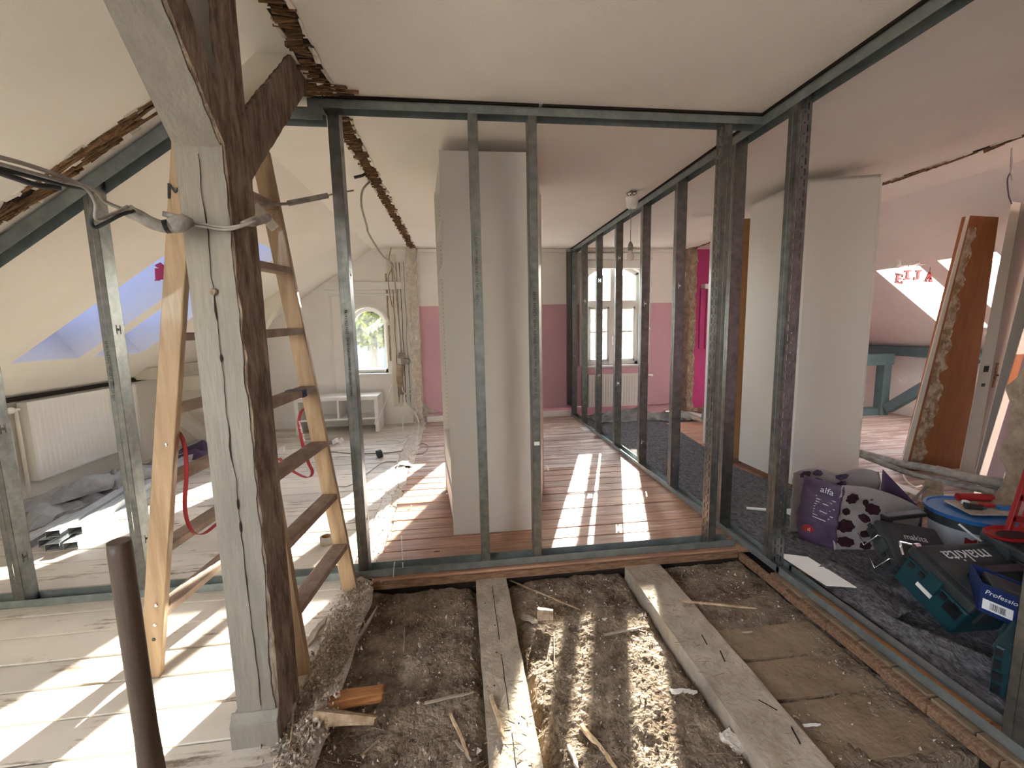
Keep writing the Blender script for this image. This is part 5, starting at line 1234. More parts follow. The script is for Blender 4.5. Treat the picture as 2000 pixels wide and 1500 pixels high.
# boards and slats dumped by the magenta wall
specs = [((1338, 782), (1400, 800), .07, .10, cream_wood, 'pink-grey skirting board lying by the magenta wall'), ((1330, 795), (1362, 803), .05, .045, dusty_wood, 'upper green-grey batten end in the scrap heap'), ((1330, 808), (1372, 826), .05, .03, dusty_wood, 'long thin batten in the middle of the scrap heap'), ((1326, 817), (1340, 820), .03, .02, dark_board, 'lowest dark batten end of the scrap heap'), ((1366, 800), (1385, 806), .09, .05, splinter_m, 'light wood block in the scrap heap beside the green wedge')]
for p, q, w_, h_, mt, lab in specs:
    P, Q = at(*p, 2, .03), at(*q, 2, .03); P.y = min(P.y, W - .15); Q.y = min(Q.y, W - .15); b = MB(); b.bar(P + Z * h_ / 2, Q + Z * h_ / 2, w_, h_); tag(b.build('scrap_board', mt, bevel=.003), lab, 'board')
P = at(1361, 800, 2, 0.0); t = thing('foil_wedge', 'pointed grey-green wedge standing by the magenta wall', 'wedge', (P.x, min(P.y, 5.6), 0)); c = Vector((3.42, 5.55, 0))
b = MB(); b.hexa([c + Vector((-.09, -.03, 0)), c + Vector((.08, -.03, 0)), c + Vector((.08, .05, 0)), c + Vector((-.09, .05, 0)), c + Vector((-.012, 0, .37)), c + Vector((.004, 0, .37)), c + Vector((.004, .015, .37)), c + Vector((-.012, .015, .37))]); b.build('body', mat('sage', (.20, .27, .23), .7), t, bevel=.004)
# sill and pipe strip on the magenta wall
b = MB(); b.box(3.66, 4.1, W - .12, W, 1.845, 1.915); tag(b.build('wall_shelf', magenta if False else plaster_w, bevel=.006), 'small white ledge on the magenta wall beside the hardboard wardrobe', 'shelf')
b = MB(); b.box(3.655, 3.685, W - .02, W, 0.95, 1.845); b.box(3.75, 3.78, W - .02, W, .95, 1.845); b.build('wall_batten', magenta, wall)
cable('cable', 'thin wire trailing at the foot of the cut wall stub by the magenta wall', [(1345, 760, (1, 6.0)), (1352, 790, (1, 5.95)), (1335, 775, (1, 5.9)), (1325, 790, (2, .02))], (1, 6), conduit_m, .004)

# ---- teal timbers on the right knee wall
tt = thing('roof_truss', 'teal painted roof timbers with butterflies at the right knee wall', 'truss', (5.9, 5.1, 0))
def tb(nm, p, q, w_, h_, up=(0, 0, 1)):
    b = MB(); b.bar(p, q, w_, h_, up=up); return b.build(nm, teal_wood, tt, bevel=.004)
tb('wall_plate', (6.12, 3.2, 0.90), (6.12, W - .02, 0.90), 0.14, 0.13)
tb('tie_beam', (4.9, 5.36, 0.79), (5.99, 5.36, 0.79), 0.12, 0.155)
tb('post', (5.90, 5.36, 0.0), (5.90, 5.36, 0.72), 0.12, 0.12, up=(0, 1, 0))
tb('brace', (5.92, 5.28, 0.10), (5.95, 4.30, 0.90), 0.11, 0.12)
tb('sole_plate', (5.0, 5.40, 0.05), (5.95, 5.40, 0.05), 0.12, 0.10)
for (x, y, s_, ax) in ((1697, 720, .07, 0), (1703, 738, .05, 0), (1692, 752, .07, 0), (1761, 744, .06, 1)):
    c = at(x, y, 1, W - .005) if not ax else at(x, y, 0, 5.87); b = MB()
    for sg in (-1, 1):
        U_ = X if not ax else -Y; N_ = Vector((0, -1, 0)) if not ax else Vector((-1, 0, 0))
        b.prism([c, c + U_ * sg * s_ + Z * s_ * .7, c + U_ * sg * s_ * 1.1 + Z * s_ * .1, c + U_ * sg * s_ * .4 - Z * s_ * .1, c + U_ * sg * s_ * .8 - Z * s_ * .6, c + U_ * sg * s_ * .2 - Z * s_ * .5][::sg], N_ * .002)
    b.build('butterfly_sticker', dkgrey if not ax else whitep, tt)
# ---- hanging letters in the roof window
for i, (ch, x, y) in enumerate((('E', 1757, 544), ('I', 1773, 537), ('J', 1793, 537), ('A', 1815, 541))):
    c = at(x, y, 1, 4.0); lab = ['red wooden letter E hanging in the right roof window', 'red wooden letter I, second in the hanging row', 'red wooden letter J, third in the hanging row', 'red wooden letter A, last in the hanging row'][i]
    t = thing('hanging_letter', lab, 'letter', c, group='red letters hanging in the roof window')
    w_ = 0.085; h_ = 0.10; b = MB(); Nn = Vector((0, .012, 0)); tilt = (-.18, .1, .1, -.1)[i]
    def q_(u, v): return c + Vector((w_ * (u - .5), 0, h_ * (v - .5) + tilt * w_ * (u - .5)))
    def rc(u0, u1, v0, v1): b.prism([q_(u0, v0), q_(u1, v0), q_(u1, v1), q_(u0, v1)], Nn)
    if ch == 'E': rc(.08, .45, .12, .88); rc(0, .98, 0, .2); rc(0, .98, .8, 1); rc(.45, .8, .4, .6); rc(.82, 1, .1, .32); rc(.82, 1, .68, .9)
    if ch == 'I': rc(.32, .68, .15, .85); rc(.05, .95, 0, .2); rc(.05, .95, .8, 1)
    if ch == 'J': rc(.42, .75, .1, .85); rc(.2, 1, .8, 1); rc(.0, .6, 0, .2); rc(0, .22, .15, .38)
    if ch == 'A':
        b.prism([q_(0, 0), q_(.28, 0), q_(.6, 1), q_(.42, 1)], Nn); b.prism([q_(.62, 0), q_(1.1, 0), q_(.62, 1), q_(.42, 1)], Nn); rc(.2, .8, .28, .42); rc(-.08, .35, 0, .12)
    b.build('letter', red_plastic, t)
    b = MB(); b.tube([c + Z * .05, c + Z * .10], .0025, 6); b.build('string', dark_metal, t)
b = MB(); b.tube([at(1755, 520, 1, 4.02), at(1822, 516, 1, 4.02)], .006, 8); b.tube([at(1755, 520, 1, 4.02), at(1755, 512, 1, 4.1)], .02, 10); b.tube([at(1792, 517, 1, 4.02), at(1792, 510, 1, 4.1)], .02, 10)
tag(b.build('curtain_rail', whitep), 'white rail with two brackets above the hanging red letters', 'rail')

# ---- leaning door lining and doors
def lean(name, label, b0, t0, b1, t1, depth, mt_edge, mt_face, yb, yt, edge_th=None, cat='door', extra=None, vis=None, fl=0.0):
    """panel whose near narrow edge runs b0-t0 / b1-t1 in the picture, standing in the plane y = yb..yt; the wide face runs back along 'depth'"""
    Pb0, Pb1 = at(*b0, 1, yb), at(*b1, 1, yb); Pt0, Pt1 = at(*t0, 1, yt), at(*t1, 1, yt)
    up = (Pt0 - Pb0).normalized()
    k = (max(Pb0.z, 0.0) - 0.01) / up.z; 
    Pb0 = Pb0 - up * ((Pb0.z - fl) / up.z); Pb1 = Pb1 - up * ((Pb1.z - fl) / up.z)
    dv = Vector(depth); t = thing(name, label, cat, Pb0)
    b = MB(); b.hexa([Pb0, Pb1, Pb1 + dv, Pb0 + dv, Pt0, Pt1, Pt1 + dv, Pt0 + dv]); b.build('leaf', mt_face, t, bevel=.002)
    n_ = (Pb1 - Pb0).cross(up).normalized() * .003
    if n_.y > 0: n_ = -n_
    b = MB(); b.hexa([Pb0, Pb1, Pb1 + n_, Pb0 + n_, Pt0, Pt1, Pt1 + n_, Pt0 + n_]); e_ = b.build('edge', mt_edge, t, label='pale narrow edge' if mt_edge is not mt_face else None)
    return t, Pb0, Pb1, Pt0, Pt1, up, n_
doorgrey = mat('door_grey', (.34, .30, .26), .6, col2=(.30, .27, .23), scale=4); doorwhite = mat('door_white', (.66, .60, .52), .55); doordark = mat('door_plum', (.085, .065, .075), .6)
t, a0, a1, c0, c1, up, n_ = lean('door_lining', 'orange-brown door lining board with torn plaster, leaning left of the doors', (1768, 915), (1893, 421), (1873, 945), (1950, 424), (0.0, .05, 0), lining_m, lining_m, 3.25, 3.05, cat='door lining', fl=0.0)
# pale left edge and plaster remains on it
w_ = (a1 - a0); b = MB(); b.hexa([a0 - w_ * .10, a0, a0 + n_ * 2, a0 - w_ * .10 + n_ * 2, c0 - (c1 - c0) * .10, c0, c0 + n_ * 2, c0 - (c1 - c0) * .10 + n_ * 2]); b.build('edge_strip', cream_wood, t)
b = MB(); N = 70
def g(u, v):
    p = a0.lerp(c0, .03 + .93 * v); q2 = a1.lerp(c1, .03 + .93 * v); wd_ = .10 + .28 * (0.5 + .7 * fbm(v * 14, 3)); x = .05 + wd_ * u
    return p.lerp(q2, x) + n_ * (1.2 + 2.5 * abs(fbm(u * 5, v * 30, 2)))
b.grid(g, 10, 130); b.build('torn_plaster', mat('plaster_smear', (.30, .17, .09), .95, col2=(.58, .47, .35), scale=16, mix=(.4, .6), bump=.6), t)
d1 = lean('door', 'white door with lock plate leaning right beside the orange-brown lining', (1868, 950), (1975, 394), (1895, 960), (1993, 396), (.30, .09, 0), doorwhite, doorgrey, 3.0, 2.9)
t, a0, a1, c0, c1, up, n_ = d1
for z_, hh, wd_ in ((.93, .05, .3), (.80, .025, .2)):
    p = a0.lerp(c0, z_ / c0.z).lerp(a1.lerp(c1, z_ / c0.z), .5); b = MB(); b.obox(p + n_ * 1.5, up * hh * .5, (a1 - a0) * wd_ * .5, n_); b.build('lock_plate', dark_metal, t)
fdir = Vector((.30, .09, 0)).normalized(); fn2 = fdir.cross(up).normalized()
if fn2.y > 0: fn2 = -fn2
p = a1.lerp(c1, .40) + fdir * .07 + fn2 * .004; b = MB(); b.obox(p, up * .10, fdir * .018, fn2 * .003); b.tube([p + fn2 * .0, p + fn2 * .05, p + fn2 * .05 + fdir * .07], .008, 8); b.build('door_handle', edge_wood, t, bevel=.001)
d2 = lean('door', 'second leaning door with broad worn white edge, in front of the first', (1895, 962), (2034, 400), (1917, 972), (2056, 402), (.30, .09, 0), doorwhite, doorgrey, 2.78, 2.68)
d3 = lean('door', 'nearest leaning door, dark plum face and brown patch on its pale edge', (1884, 1020), (2072, 400), (1897, 1024), (2086, 402), (.30, .09, 0), doorwhite, doordark, 2.62, 2.52)
t, a0, a1, c0, c1, up, n_ = d3
p = a0.lerp(c0, .47).lerp(a1.lerp(c1, .47), .5); b = MB(); b.obox(p + n_ * 1.3, up * .11, (a1 - a0) * .5, n_ * .6); b.build('brown_patch', lining_m, t)
# grey pipes lying across
pp = thing('pipe_pair', 'pair of long grey insulated pipes lying across in front of the doors', 'pipe', (3.9, 3.0, 0.1))
q = [at(1680, 884, 1, 3.12), at(1758, 905, 1, 2.88), at(1830, 918, 1, 2.66), at(1955, 952, 1, 2.38)]
b = MB(); b.tube(spline(q, 5), [.028] * 15 + [.026], 14); b.build('pipe', conduit_m, pp, smooth=True)
q = [at(1680, 888, 1, 3.08), at(1770, 922, 1, 2.82), at(1850, 942, 1, 2.60), at(1945, 962, 1, 2.35)]
b = MB(); b.tube(spline(q, 5), [.022] * 15 + [.022], 14); b.build('pipe', conduit_m, pp, smooth=True)
q = [at(1828, 917, 1, 2.65), at(1890, 932, 1, 2.50), at(1960, 944, 1, 2.35)]; b = MB(); b.tube(spline(q, 5), .032, 14); b.build('foam_sleeve', cable_m, pp, smooth=True)
b = MB(); c = at(1824, 950, 1, 2.66); b.tube([c + Z * .05, Vector((c.x, c.y, 0.0))], [.05, .06], 12); b.build('support_block', rubble_m, pp)
# twisted strip and wire
cable('cable', 'pale cable curling at the foot of the door lining', [(1762, 915), (1768, 935), (1785, 950), (1800, 948)], (2, .02), whitecable, .007)
P, Q = at(1778, 982, 2, .02), at(1812, 948, 2, .12); b = MB(); b.bar(P, Q, .018, .004); tag(b.build('metal_strip', galv), 'thin metal strip leaning on the rubble below the pipes', 'metal strip')
b = MB(); rn2 = random.Random(4)
for k in range(420):
    t_ = rn2.random(); p = at(1690, 940, 2, 0).lerp(at(1800, 985, 2, 0), t_) + Vector((rn2.gauss(0, .05), rn2.gauss(0, .05), 0)); s_ = .004 + .02 * rn2.random() ** 3
    e = Euler((rn2.uniform(0, 6), rn2.uniform(0, 6), 0)).to_matrix(); b.add([p + Z * s_ * .5 + e @ Vector(v) * s_ for v in ((1, 0, 0), (-.8, .6, 0), (-.5, -.8, .1), (0, .1, .7))], [(0, 1, 2), (0, 3, 1), (1, 3, 2), (0, 2, 3)])
tag(b.build('plaster_rubble', rubble_pale), 'white plaster crumbs along the right threshold', 'rubble', kind='stuff')
# wires hanging from the right scar
cable('wire', 'upper grey-purple wire hanging from the right ceiling scar onto the door', [(1976, 282), (1975, 330), (1968, 350), (1970, 380), (1976, 398)], (1, 2.6), bag_p, .004)
cable('wire', 'short wire end dangling beside the long one at the right ceiling scar', [(1977, 284), (1974, 330), (1977, 352)], (1, 2.58), cable_m, .004)

# ================================================================== TOTE BAG, CASES, BUCKET
tb_ = thing('tote_bag', 'crumpled purple and white blackberry tote bag on the fleece', 'bag', (2.28, 2.2, 0.02))
def front(u, v, d=0):   # white front
    x = 2.135 + 0.475 * u; z = 0.02 + (0.385 - 0.16 * u ** 2) * v; y = 2.12 - .07 * u + .012 * fbm(u * 4, v * 4, 3) + .02 * math.sin(v * 3) - d; return Vector((x - .02 * (1 - v), y, z))
b = MB(); b.grid(front, 40, 40); b.build('front_panel', bag_w, tb_, smooth=True, solid=.003)
def side(u, v, d=0):
    x = 2.02 + .115 * u; bulge = .02 * math.sin(math.pi * u); z = 0.02 + (.40 - .02 * u) * v; y = 2.28 - .16 * u - bulge * 1 - d + .012 * fbm(u * 3, v * 6, 6); return Vector((x - .012 * math.sin(v * 5), y, z))
b = MB(); b.grid(side, 16, 40); b.build('side_panel', bag_p, tb_, smooth=True, solid=.003)
def back(u, v): x = 2.03 + .56 * u; return Vector((x, 2.36 - .04 * u + .02 * fbm(u * 4, v * 3, 9), .02 + (.40 - .02 * u - .015 * math.cos(u * 12)) * v))
b = MB(); b.grid(back, 30, 30); b.build('back_panel', bag_w, tb_, smooth=True, solid=.003)
def side2(u, v): return Vector((2.59 + .02 * u, 2.05 + .27 * u, .02 + (.225 + .16 * u) * v))
b = MB(); b.grid(side2, 12, 16); b.build('side_panel', bag_p, tb_, smooth=True, solid=.003)
def blob(fn, u, v, ru, rv, rot, mt=berry, nm='berry_print', lobes=7):
    b = MB(); n = 22; ring = []
    for k in range(n):
        a = 2 * math.pi * k / n; r = 1 + .10 * math.cos(a * lobes) if lobes else (1 - .45 * abs(math.sin(a)) ** 3 + .3 * abs(math.cos(a)) ** 9)
        du, dv = r * ru * math.cos(a), r * rv * math.sin(a); ring.append(fn(u + du * math.cos(rot) - dv * math.sin(rot), v + du * math.sin(rot) + dv * math.cos(rot), .0062))
    b.add([fn(u, v, .0064)] + ring, [(0, 1 + k, 1 + (k + 1) % n) for k in range(n)]); return b.build(nm, mt, tb_)
for u, v, ru, rv, ro, lo in ((.14, .80, .075, .085, 0, 7), (.42, .66, .085, .09, 0, 7), (.12, .36, .10, .10, 0, 7), (.13, .12, .10, .075, -.3, 7), (.12, .58, .035, .10, .5, 0), (.33, .75, .03, .10, .55, 0), (.33, .50, .045, .11, .6, 0), (.36, .25, .05, .09, .4, 0), (.36, .07, .07, .06, 0, 7), (.60, .55, .08, .10, 0, 7)): blob(front, u, v, ru, rv, ro, lobes=lo)
def backf(u, v, d=0): p = back(u, v); return p - Vector((0, d + .001, 0))
for u, v, ru, rv in ((.14, .93, .06, .05), (.27, .93, .05, .05), (.55, .93, .08, .05), (.28, .78, .06, .07), (.55, .80, .07, .07)): blob(backf, u, v, ru, rv, 0, mt=bag_p, nm='faded_print')
b = MB(); b.prism([front(.32, .98), front(.46, .98), front(.43, .80), front(.34, .80)], (0, .004, 0)); b.build('handle', berry, tb_)
for k in range(9):
    z_ = .30 - k * .016; b = MB(); p = side(.30, z_ / .4, .004); q = side(.82 - (k % 3) * .1, z_ / .4 - .02, .004); b.bar(p, q, .0018, .004); b.build('small_print', silver_print, tb_)
text('lettering', 'alfa', .05, frame(side(.5, .86, .006), (.115, -.16, -.03), (0, 0, 1)), silver_print, tb_, extrude=.0003)
b = MB(); c = side(.22, .22, .012); b.add([c + Vector((.032 * math.cos(k * .449) * .6, -.032 * math.cos(k * .449) * .75, .022 * math.sin(k * .449))) for k in range(14)], [tuple(range(14))]); b.build('red_label', red_plastic, tb_, solid=.002)
text('label_lettering', 'd', .03, frame(c + Vector((0, -.006, -.003)), (.6, -.75, 0), (0, 0, 1)), white_print, tb_, extrude=.0003)

# ---- cases
def case(name, label, O, ux, uy, L, Wd_, Hh, body, lid, lidh=.06, txt=None, txflip=False, handle=True, cat='tool case'):
    """O: centre of the underside; ux, uy: horizontal axes; built in world space"""
    ux = Vector(ux).normalized(); uy = Vector(uy); uy = (uy - ux * uy.dot(ux)).normalized(); uz = ux.cross(uy); O = Vector(O)
    t = thing(name, label, cat, O)
    def bx(x0, x1, y0_, y1_, z0, z1, nm, mt, bev=.004, lab=None, par=None):
        b = MB(); P = [O + ux * x + uy * y + uz * z for z in (z0, z1) for x, y in ((x0, y0_), (x1, y0_), (x1, y1_), (x0, y1_))]; b.hexa(P); return b.build(nm, mt, par or t, bevel=bev, label=lab)
    h = Hh - lidh
    bx(-L / 2, L / 2, -Wd_ / 2, Wd_ / 2, 0, h, 'body', body, .012)
    bx(-L / 2 - .004, L / 2 + .004, -Wd_ / 2 - .004, Wd_ / 2 + .004, h + .002, Hh, 'lid', lid, .012)
    bx(-L / 2 + .03, L / 2 - .03, -Wd_ / 2 + .03, Wd_ / 2 - .03, Hh, Hh + .005, 'lid_panel', lid, .003)
    for s_ in (-1, 1):
        bx(s_ * (L / 2 + .001), s_ * (L / 2 + .012), -.03, .03, h - .05, h + .03, 'latch', body if s_ < 0 else lid, .003)
        bx(-.035 + s_ * L * .3, .035 + s_ * L * .3, -Wd_ / 2 - .012, -Wd_ / 2, h - .06, h + .025, 'latch', lid, .003)
    for k in range(5): bx(-L / 2 - .006, -L / 2 + .0, -Wd_ / 2 + .03 + k * .05, -Wd_ / 2 + .055 + k * .05, h - .03, h - .008, 'side_slot', black_p, 0)
    if handle:
        b = MB(); P = [O + ux * x + uy * y + uz * z for x, y, z in ((-.11, -.03, Hh), (-.105, -.03, Hh + .035), (-.08, -.03, Hh + .055), (.10, -.03, Hh + .055), (.125, -.03, Hh + .035), (.13, -.03, Hh))]
        b.ribbon(P, uy, .035, .018); b.build('handle', black_p, t, bevel=.004)
    if txt:
        s_ = -1 if txflip else 1
        text('lettering', txt, .045, frame(O + uz * (Hh + .0062) + uy * Wd_ * (.27 if txflip else .18) , ux * s_, uy * s_), silver_print, t, extrude=.0004)
    return t, O, ux, uy, uz, bx
# the big tilted teal case, short side towards the left, lid towards the camera
K_ = 1.07
def far(p): return CAM + (Vector(p) - CAM) * K_
ux_, uy_, uz_ = Vector((.999, -.019, -.029)), Vector((.029, .917, .397)), Vector((.019, -.398, .917))
Lc, Wc, Hc = .401 * K_, .267 * K_, .185 * K_
Oc = far((1.855, 1.572, .221)) + ux_ * Lc / 2 - uy_ * Wc / 2
t1, *_r = case('tool_case', 'big teal tool case with grey lid and white lettering, tilted on its edge', Oc, ux_, uy_, Lc, Wc, Hc, teal, dkgrey, .055, None)
O1, u1, v1, z1, bx1 = _r
text('lettering', 'makita', .085, frame(O1 + z1 * (Hc + .0065) + v1 * .078 - u1 * .01, -u1, -v1), silver_print, t1, extrude=.0004)
b = MB(); e_ = -u1 * (Lc / 2 + .004); b.obox(O1 + e_ + z1 * .075 + v1 * .01, v1 * .035, z1 * .010, u1 * .001); b.build('paper_label', whitep, t1)
b = MB(); b.obox(O1 + e_ + z1 * .105 - v1 * .10, v1 * .030, z1 * .025, u1 * .002); b.build('recess', black_p, t1)
for k in range(5): 
    b = MB(); b.obox(O1 + e_ + v1 * (Wc / 2 - .010) + z1 * (.03 + .03 * k), v1 * .009, z1 * .010, u1 * .002); b.build('slot', black_p, t1)
# organiser case with chrome latches
Oo = Vector((2.33, 1.80, .02))
t2, *_r = case('organiser_case', 'dark flat tool case with chrome wire latches, leaning between bag and bucket', Oo + Vector((-.075, .05, .10)), (1, -.16, -.18), (0, .78, .62), .30, .25, .10, dkgrey, dkgrey, .04, 'makita', handle=False)
O2, u2, v2, z2, bx2 = _r
for k in (-1, 1):
    b = MB(); c = O2 - u2 * .18 + v2 * (.06 * k) + z2 * .10
    b.tube([c - v2 * .04 + z2 * .01, c - v2 * .04 - u2 * .03 + z2 * .015, c - v2 * .04 - u2 * .02 - z2 * .10, c + v2 * .03 - u2 * .02 - z2 * .10], .0032, 8); b.build('wire_latch', chrome, t2, smooth=True)
b = MB(); b.bar(O2 + v2 * .15 + z2 * .09 - u2 * .10, O2 + v2 * .19 + z2 * .13 + u2 * .10, .05, .025); b.build('handle', black_p, t2, bevel=.006)
# wrench lying on it
b = MB(); p, q = at(1757, 1058, 2, .33), at(1790, 1066, 2, .33); b.bar(p, q, .010, .006)
b.tube([q + Vector((-.012, 0, 0)), q + Vector((.012, 0, 0))], .012, 12)
tag(b.build('wrench', chrome), 'chrome spanner lying across the dark flat case', 'wrench')
b = MB(); b.tube([at(1757, 1058, 2, .33), at(1764, 1084, 2, .30)], .005, 8); tag(b.build('wrench', chrome, smooth=True), 'second spanner pointing down beside the teal case', 'wrench')
# blue cardboard box and the teal case below it
bb = thing('cardboard_box', 'open dark blue box with barcode label at the right edge', 'box', (2.20, 1.30, .12))
p0_, p1_ = at(1917, 1137, 2, .33), at(2003, 1172, 2, .30); ub = (p1_ - p0_).normalized(); vb = Vector((-ub.y, ub.x, 0)).normalized()
if vb.x < 0: vb = -vb
hb = .115; Lb, Wb = .26, .17
def wallp(P, d1_, d2_, nm, mt=blue_card): b = MB(); n_ = d1_.cross(d2_).normalized() * .003; b.hexa([P, P + d1_, P + d1_ + n_, P + n_, P + d2_, P + d1_ + d2_, P + d1_ + d2_ + n_, P + d2_ + n_]); return b.build(nm, mt, bb)
base_ = p0_ - Z * hb
wallp(base_, ub * Lb, Z * hb, 'side'); wallp(base_ + vb * Wb, ub * Lb, Z * hb, 'side'); wallp(base_, vb * Wb, Z * hb, 'side'); wallp(base_ + ub * Lb, vb * Wb, Z * hb, 'side'); wallp(base_, ub * Lb, vb * Wb, 'bottom')
nb = ub.cross(Z).normalized(); nb = nb if nb.dot(CAM - p0_) > 0 else -nb
text('lettering', 'Professional', .024, frame(p0_ - Z * .028 + ub * .012 + nb * .006, ub, (0, 0, 1)), white_print, bb, extrude=.0003, align='LEFT')
b = MB(); b.obox(p0_ + ub * .05 - Z * .078 + nb * .004, ub * .042, Z * .020, nb * .0008); lb_ = b.build('barcode_label', white_print, bb)
b = MB(); rb = random.Random(2)
for k in range(16): b.obox(p0_ + ub * (.03 + k * .0028) - Z * .078 + nb * .0052, ub * rb.choice((.0005, .0009)), Z * .013, nb * .0002)
b.build('barcode', ink, lb_)
b = MB(); b.prism([p0_ + ub * .105 - Z * .052 + nb * .005, p0_ + ub * .135 - Z * .05 + nb * .005, p0_ + ub * .135 - Z * .062 + nb * .005], nb * .0005); b.build('arrow_print', white_print, bb)
b = MB(); b.obox(base_ + ub * .13 + vb * .085 + Z * .07, ub * .10, vb * .06, Z * .045); tag(b.build('box_dark_filler', dkgrey, bevel=.01), 'dark block added to darken the inside of the open blue box', 'block')  # added dark block, keeps the box interior from looking bright
P3, Q3 = at(1928, 1352, 2, .022), at(1985, 1380, 2, .022); u3 = (Q3 - P3).normalized(); v3 = Vector((-u3.y, u3.x, 0))
t3, *_r = case('tool_case', 'lower teal tool case under the blue box at the right edge', P3 + u3 * .15 + v3 * .15, u3, v3, .30, .30, .19, teal, teal, .03, handle=False)
for k in range(4):
    b = MB(); b.obox(P3 + u3 * .018 - v3 * .004 + Z * (.03 + .045 * k), u3 * .012, Z * .015, v3 * .002); b.build('slot', black_p, t3)
# bucket
bc = Vector((2.76, 1.93, .012)); bk = thing('bucket', 'white bucket with blue rim and clutter on its lid', 'bucket', bc)
b = MB(); b.lathe([(0, 0), (.155, 0), (.158, .01), (.19, .245), (.19, .25)], bc, 40); b.build('body', bucket_w, bk, smooth=False)
b = MB(); b.lathe([(.190, .262), (.204, .264), (.206, .285), (.192, .285), (.188, .278), (0, .272)], bc, 40); b.build('rim', blue_p, bk, smooth=False)
b = MB(); b.lathe([(.190, .215), (.197, .215), (.198, .262), (.19, .262)], bc, 40); b.build('collar', dkgrey, bk)
b = MB(); pts = [bc + Vector((.197 * math.cos(a), .197 * math.sin(a), .25 - .11 * math.sin((a - 3.5) / 2.2 * math.pi))) for a in [3.5 + 2.2 * k / 16 for k in range(17)]]; b.tube(pts, .0055, 8); b.build('handle', whitep, bk, smooth=True)
def onb(a, z, r=.18): return bc + Vector((r * math.cos(a), r * math.sin(a), z))
for a, z, w_, h_, mt in ((4.35, .10, .05, .04, blue_card), (3.75, .16, .022, .022, red_plastic), (4.95, .13, .02, .03, orange_wood)):
    tn = Vector((-math.sin(a), math.cos(a), 0)); n_ = Vector((math.cos(a), math.sin(a), 0)); b = MB(); b.obox(onb(a, z, .176), tn * w_, Vector((0, 0, h_)), n_ * .004); b.build('printed_patch', mt, bk)
text('lettering', 'Ta', .05, frame(onb(4.15, .17, .186), (-math.sin(4.15), math.cos(4.15), 0), (0, 0, 1)), blue_card, bk, extrude=.0005)
# clutter on the lid
ob = bc + Z * .287
b = MB(); b.obox(ob + Vector((.07, .0, .004)), Vector((.14, -.03, 0)), Vector((.03, .09, 0)), Z * .004); tag(b.build('board_scrap', dusty_wood), 'brown offcut board lying on the bucket lid', 'board')
def tube_thing(nm, lab, cat, c, d, L_, r, m1, m2):
    t = thing(nm, lab, cat, c); d = Vector(d).normalized(); b = MB(); b.tube([c, c + d * L_], r, 16); b.build('body', m1, t, smooth=False); b = MB(); b.tube([c + d * L_, c + d * (L_ + .02)], [r * .8, r * .5], 14); b.build('cap', m2, t, smooth=False)
tube_thing('sealant_tube', 'red tube lying at the back of the bucket lid', 'tube', ob + Vector((.02, .10, .03)), (1, -.25, 0), .16, .021, red_plastic, red_plastic)
tube_thing('glue_tube', 'black and teal tube in the middle of the bucket lid', 'tube', ob + Vector((-.06, .0, .02)), (1, -.4, 0), .07, .014, black_p, teal)
tube_thing('screw_tube', 'short dark cylinder beside the teal tube on the bucket lid', 'tube', ob + Vector((-.035, .03, .018)), (.6, -.7, 0), .06, .013, dkgrey, black_p)
b = MB(); b.obox(ob + Vector((.125, -.045, .02)), Vector((.035, -.015, 0)), Vector((.008, .02, 0)), Z * .009); tag(b.build('blue_packet', blue_p, bevel=.004), 'bright blue packet at the right of the bucket lid', 'packet')
b = MB(); b.obox(ob + Vector((.075, .0, .022)), Vector((.03, -.01, 0)), Vector((.006, .018, 0)), Z * .008); tag(b.build('red_packet', red_plastic, bevel=.004), 'small red packet between the tubes and the blue packet', 'packet')
b = MB(); b.lathe([(0, .0), (.018, .004), (.016, .02), (0, .026)], ob + Vector((.0, .045, .01)), 12); tag(b.build('cap_nut', silver_print), 'small pale cap on the bucket lid beside the red tube', 'cap')
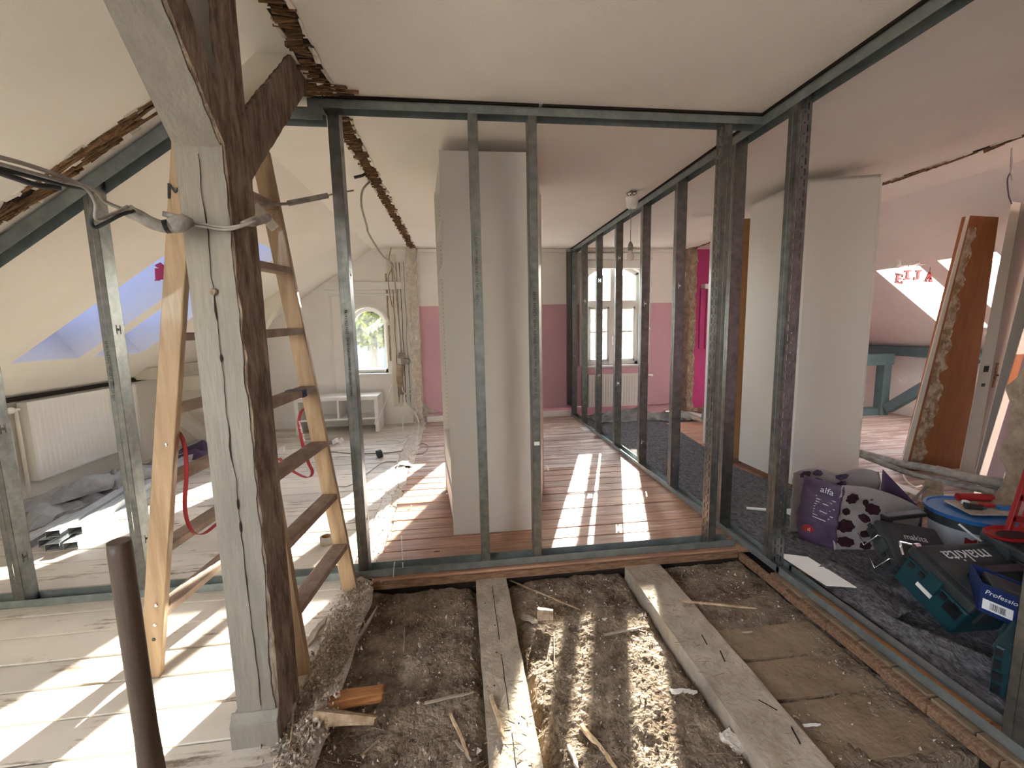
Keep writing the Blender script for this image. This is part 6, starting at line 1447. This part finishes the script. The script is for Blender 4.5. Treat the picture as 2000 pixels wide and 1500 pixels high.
# red spirit-level-like frame and red tray at the right edge
rs = thing('red_stand', 'upright red plastic frame at the right edge behind the cases', 'stand', (2.62, 1.52, .20))
P0_, P1_ = at(1962, 1055, 1, 1.60), at(2012, 905, 1, 1.60); d_ = (P1_ - P0_).normalized(); s_ = Vector((d_.z, 0, -d_.x))
for o_, w_ in ((0, .022), (.075, .022)): 
    b = MB(); b.bar(P0_ + s_ * o_, P1_ + s_ * o_ + d_ * .1, w_, .02, up=(0, 1, 0)); b.build('rail', red_plastic, rs, bevel=.003)
for k in (.0, .33, .66): 
    b = MB(); b.bar(P0_ + d_ * (k * .3 + .01) - s_ * .01, P0_ + d_ * (k * .3 + .01) + s_ * .085, .03, .02, up=(0, 1, 0)); b.build('cross_bar', red_plastic, rs, bevel=.003)
b = MB(); b.bar(Vector((P0_.x + .03, 1.60, 0.0)), Vector((P0_.x + .03, 1.60, P0_.z)), .04, .03, up=(0, 1, 0)); b.build('foot', red_plastic, rs)
rt_ = at(1975, 1045, 2, .36); t = thing('red_tray', 'flat red oval tray on top of the pile at the right edge', 'tray', rt_)
b = MB(); b.lathe([(.0, .0), (.10, .0), (.115, .012), (.12, .012), (.118, .004), (.10, -.006), (0, -.006)], rt_, 30, sx=1.0, sy=.6); b.build('tray', red_plastic, t, smooth=False)
b = MB(); b.lathe([(.0, .001), (.065, .0012), (.07, .003)], rt_ + Vector((0, 0, .001)), 24, sx=1, sy=.5); b.build('recess', black_p, t)
t5, *_r = case('tool_case', 'dark case under the red tray at the right edge', (2.55, 1.47, .16), (.95, -.3, 0), (.3, .95, 0), .38, .26, .185, dkgrey, dkgrey, .05, handle=False)
t6, *_r = case('tool_case', 'charcoal case at the bottom of the pile behind the teal case', (2.50, 1.50, .02), (.97, -.2, 0), (.2, .97, 0), .34, .26, .13, dkgrey, black_p, .04, handle=False)
# white bracket on the fleece
b = MB(); p, q = at(1458, 992, 2, .035), at(1545, 1000, 2, .035); b.bar(p, q, .022, .012); b.obox(q, Vector((.03, 0, 0)), Vector((0, .03, 0)), Z * .012); tag(b.build('bracket', whitep, bevel=.002), 'white plastic bracket lying on the fleece behind the slotted stud', 'bracket')
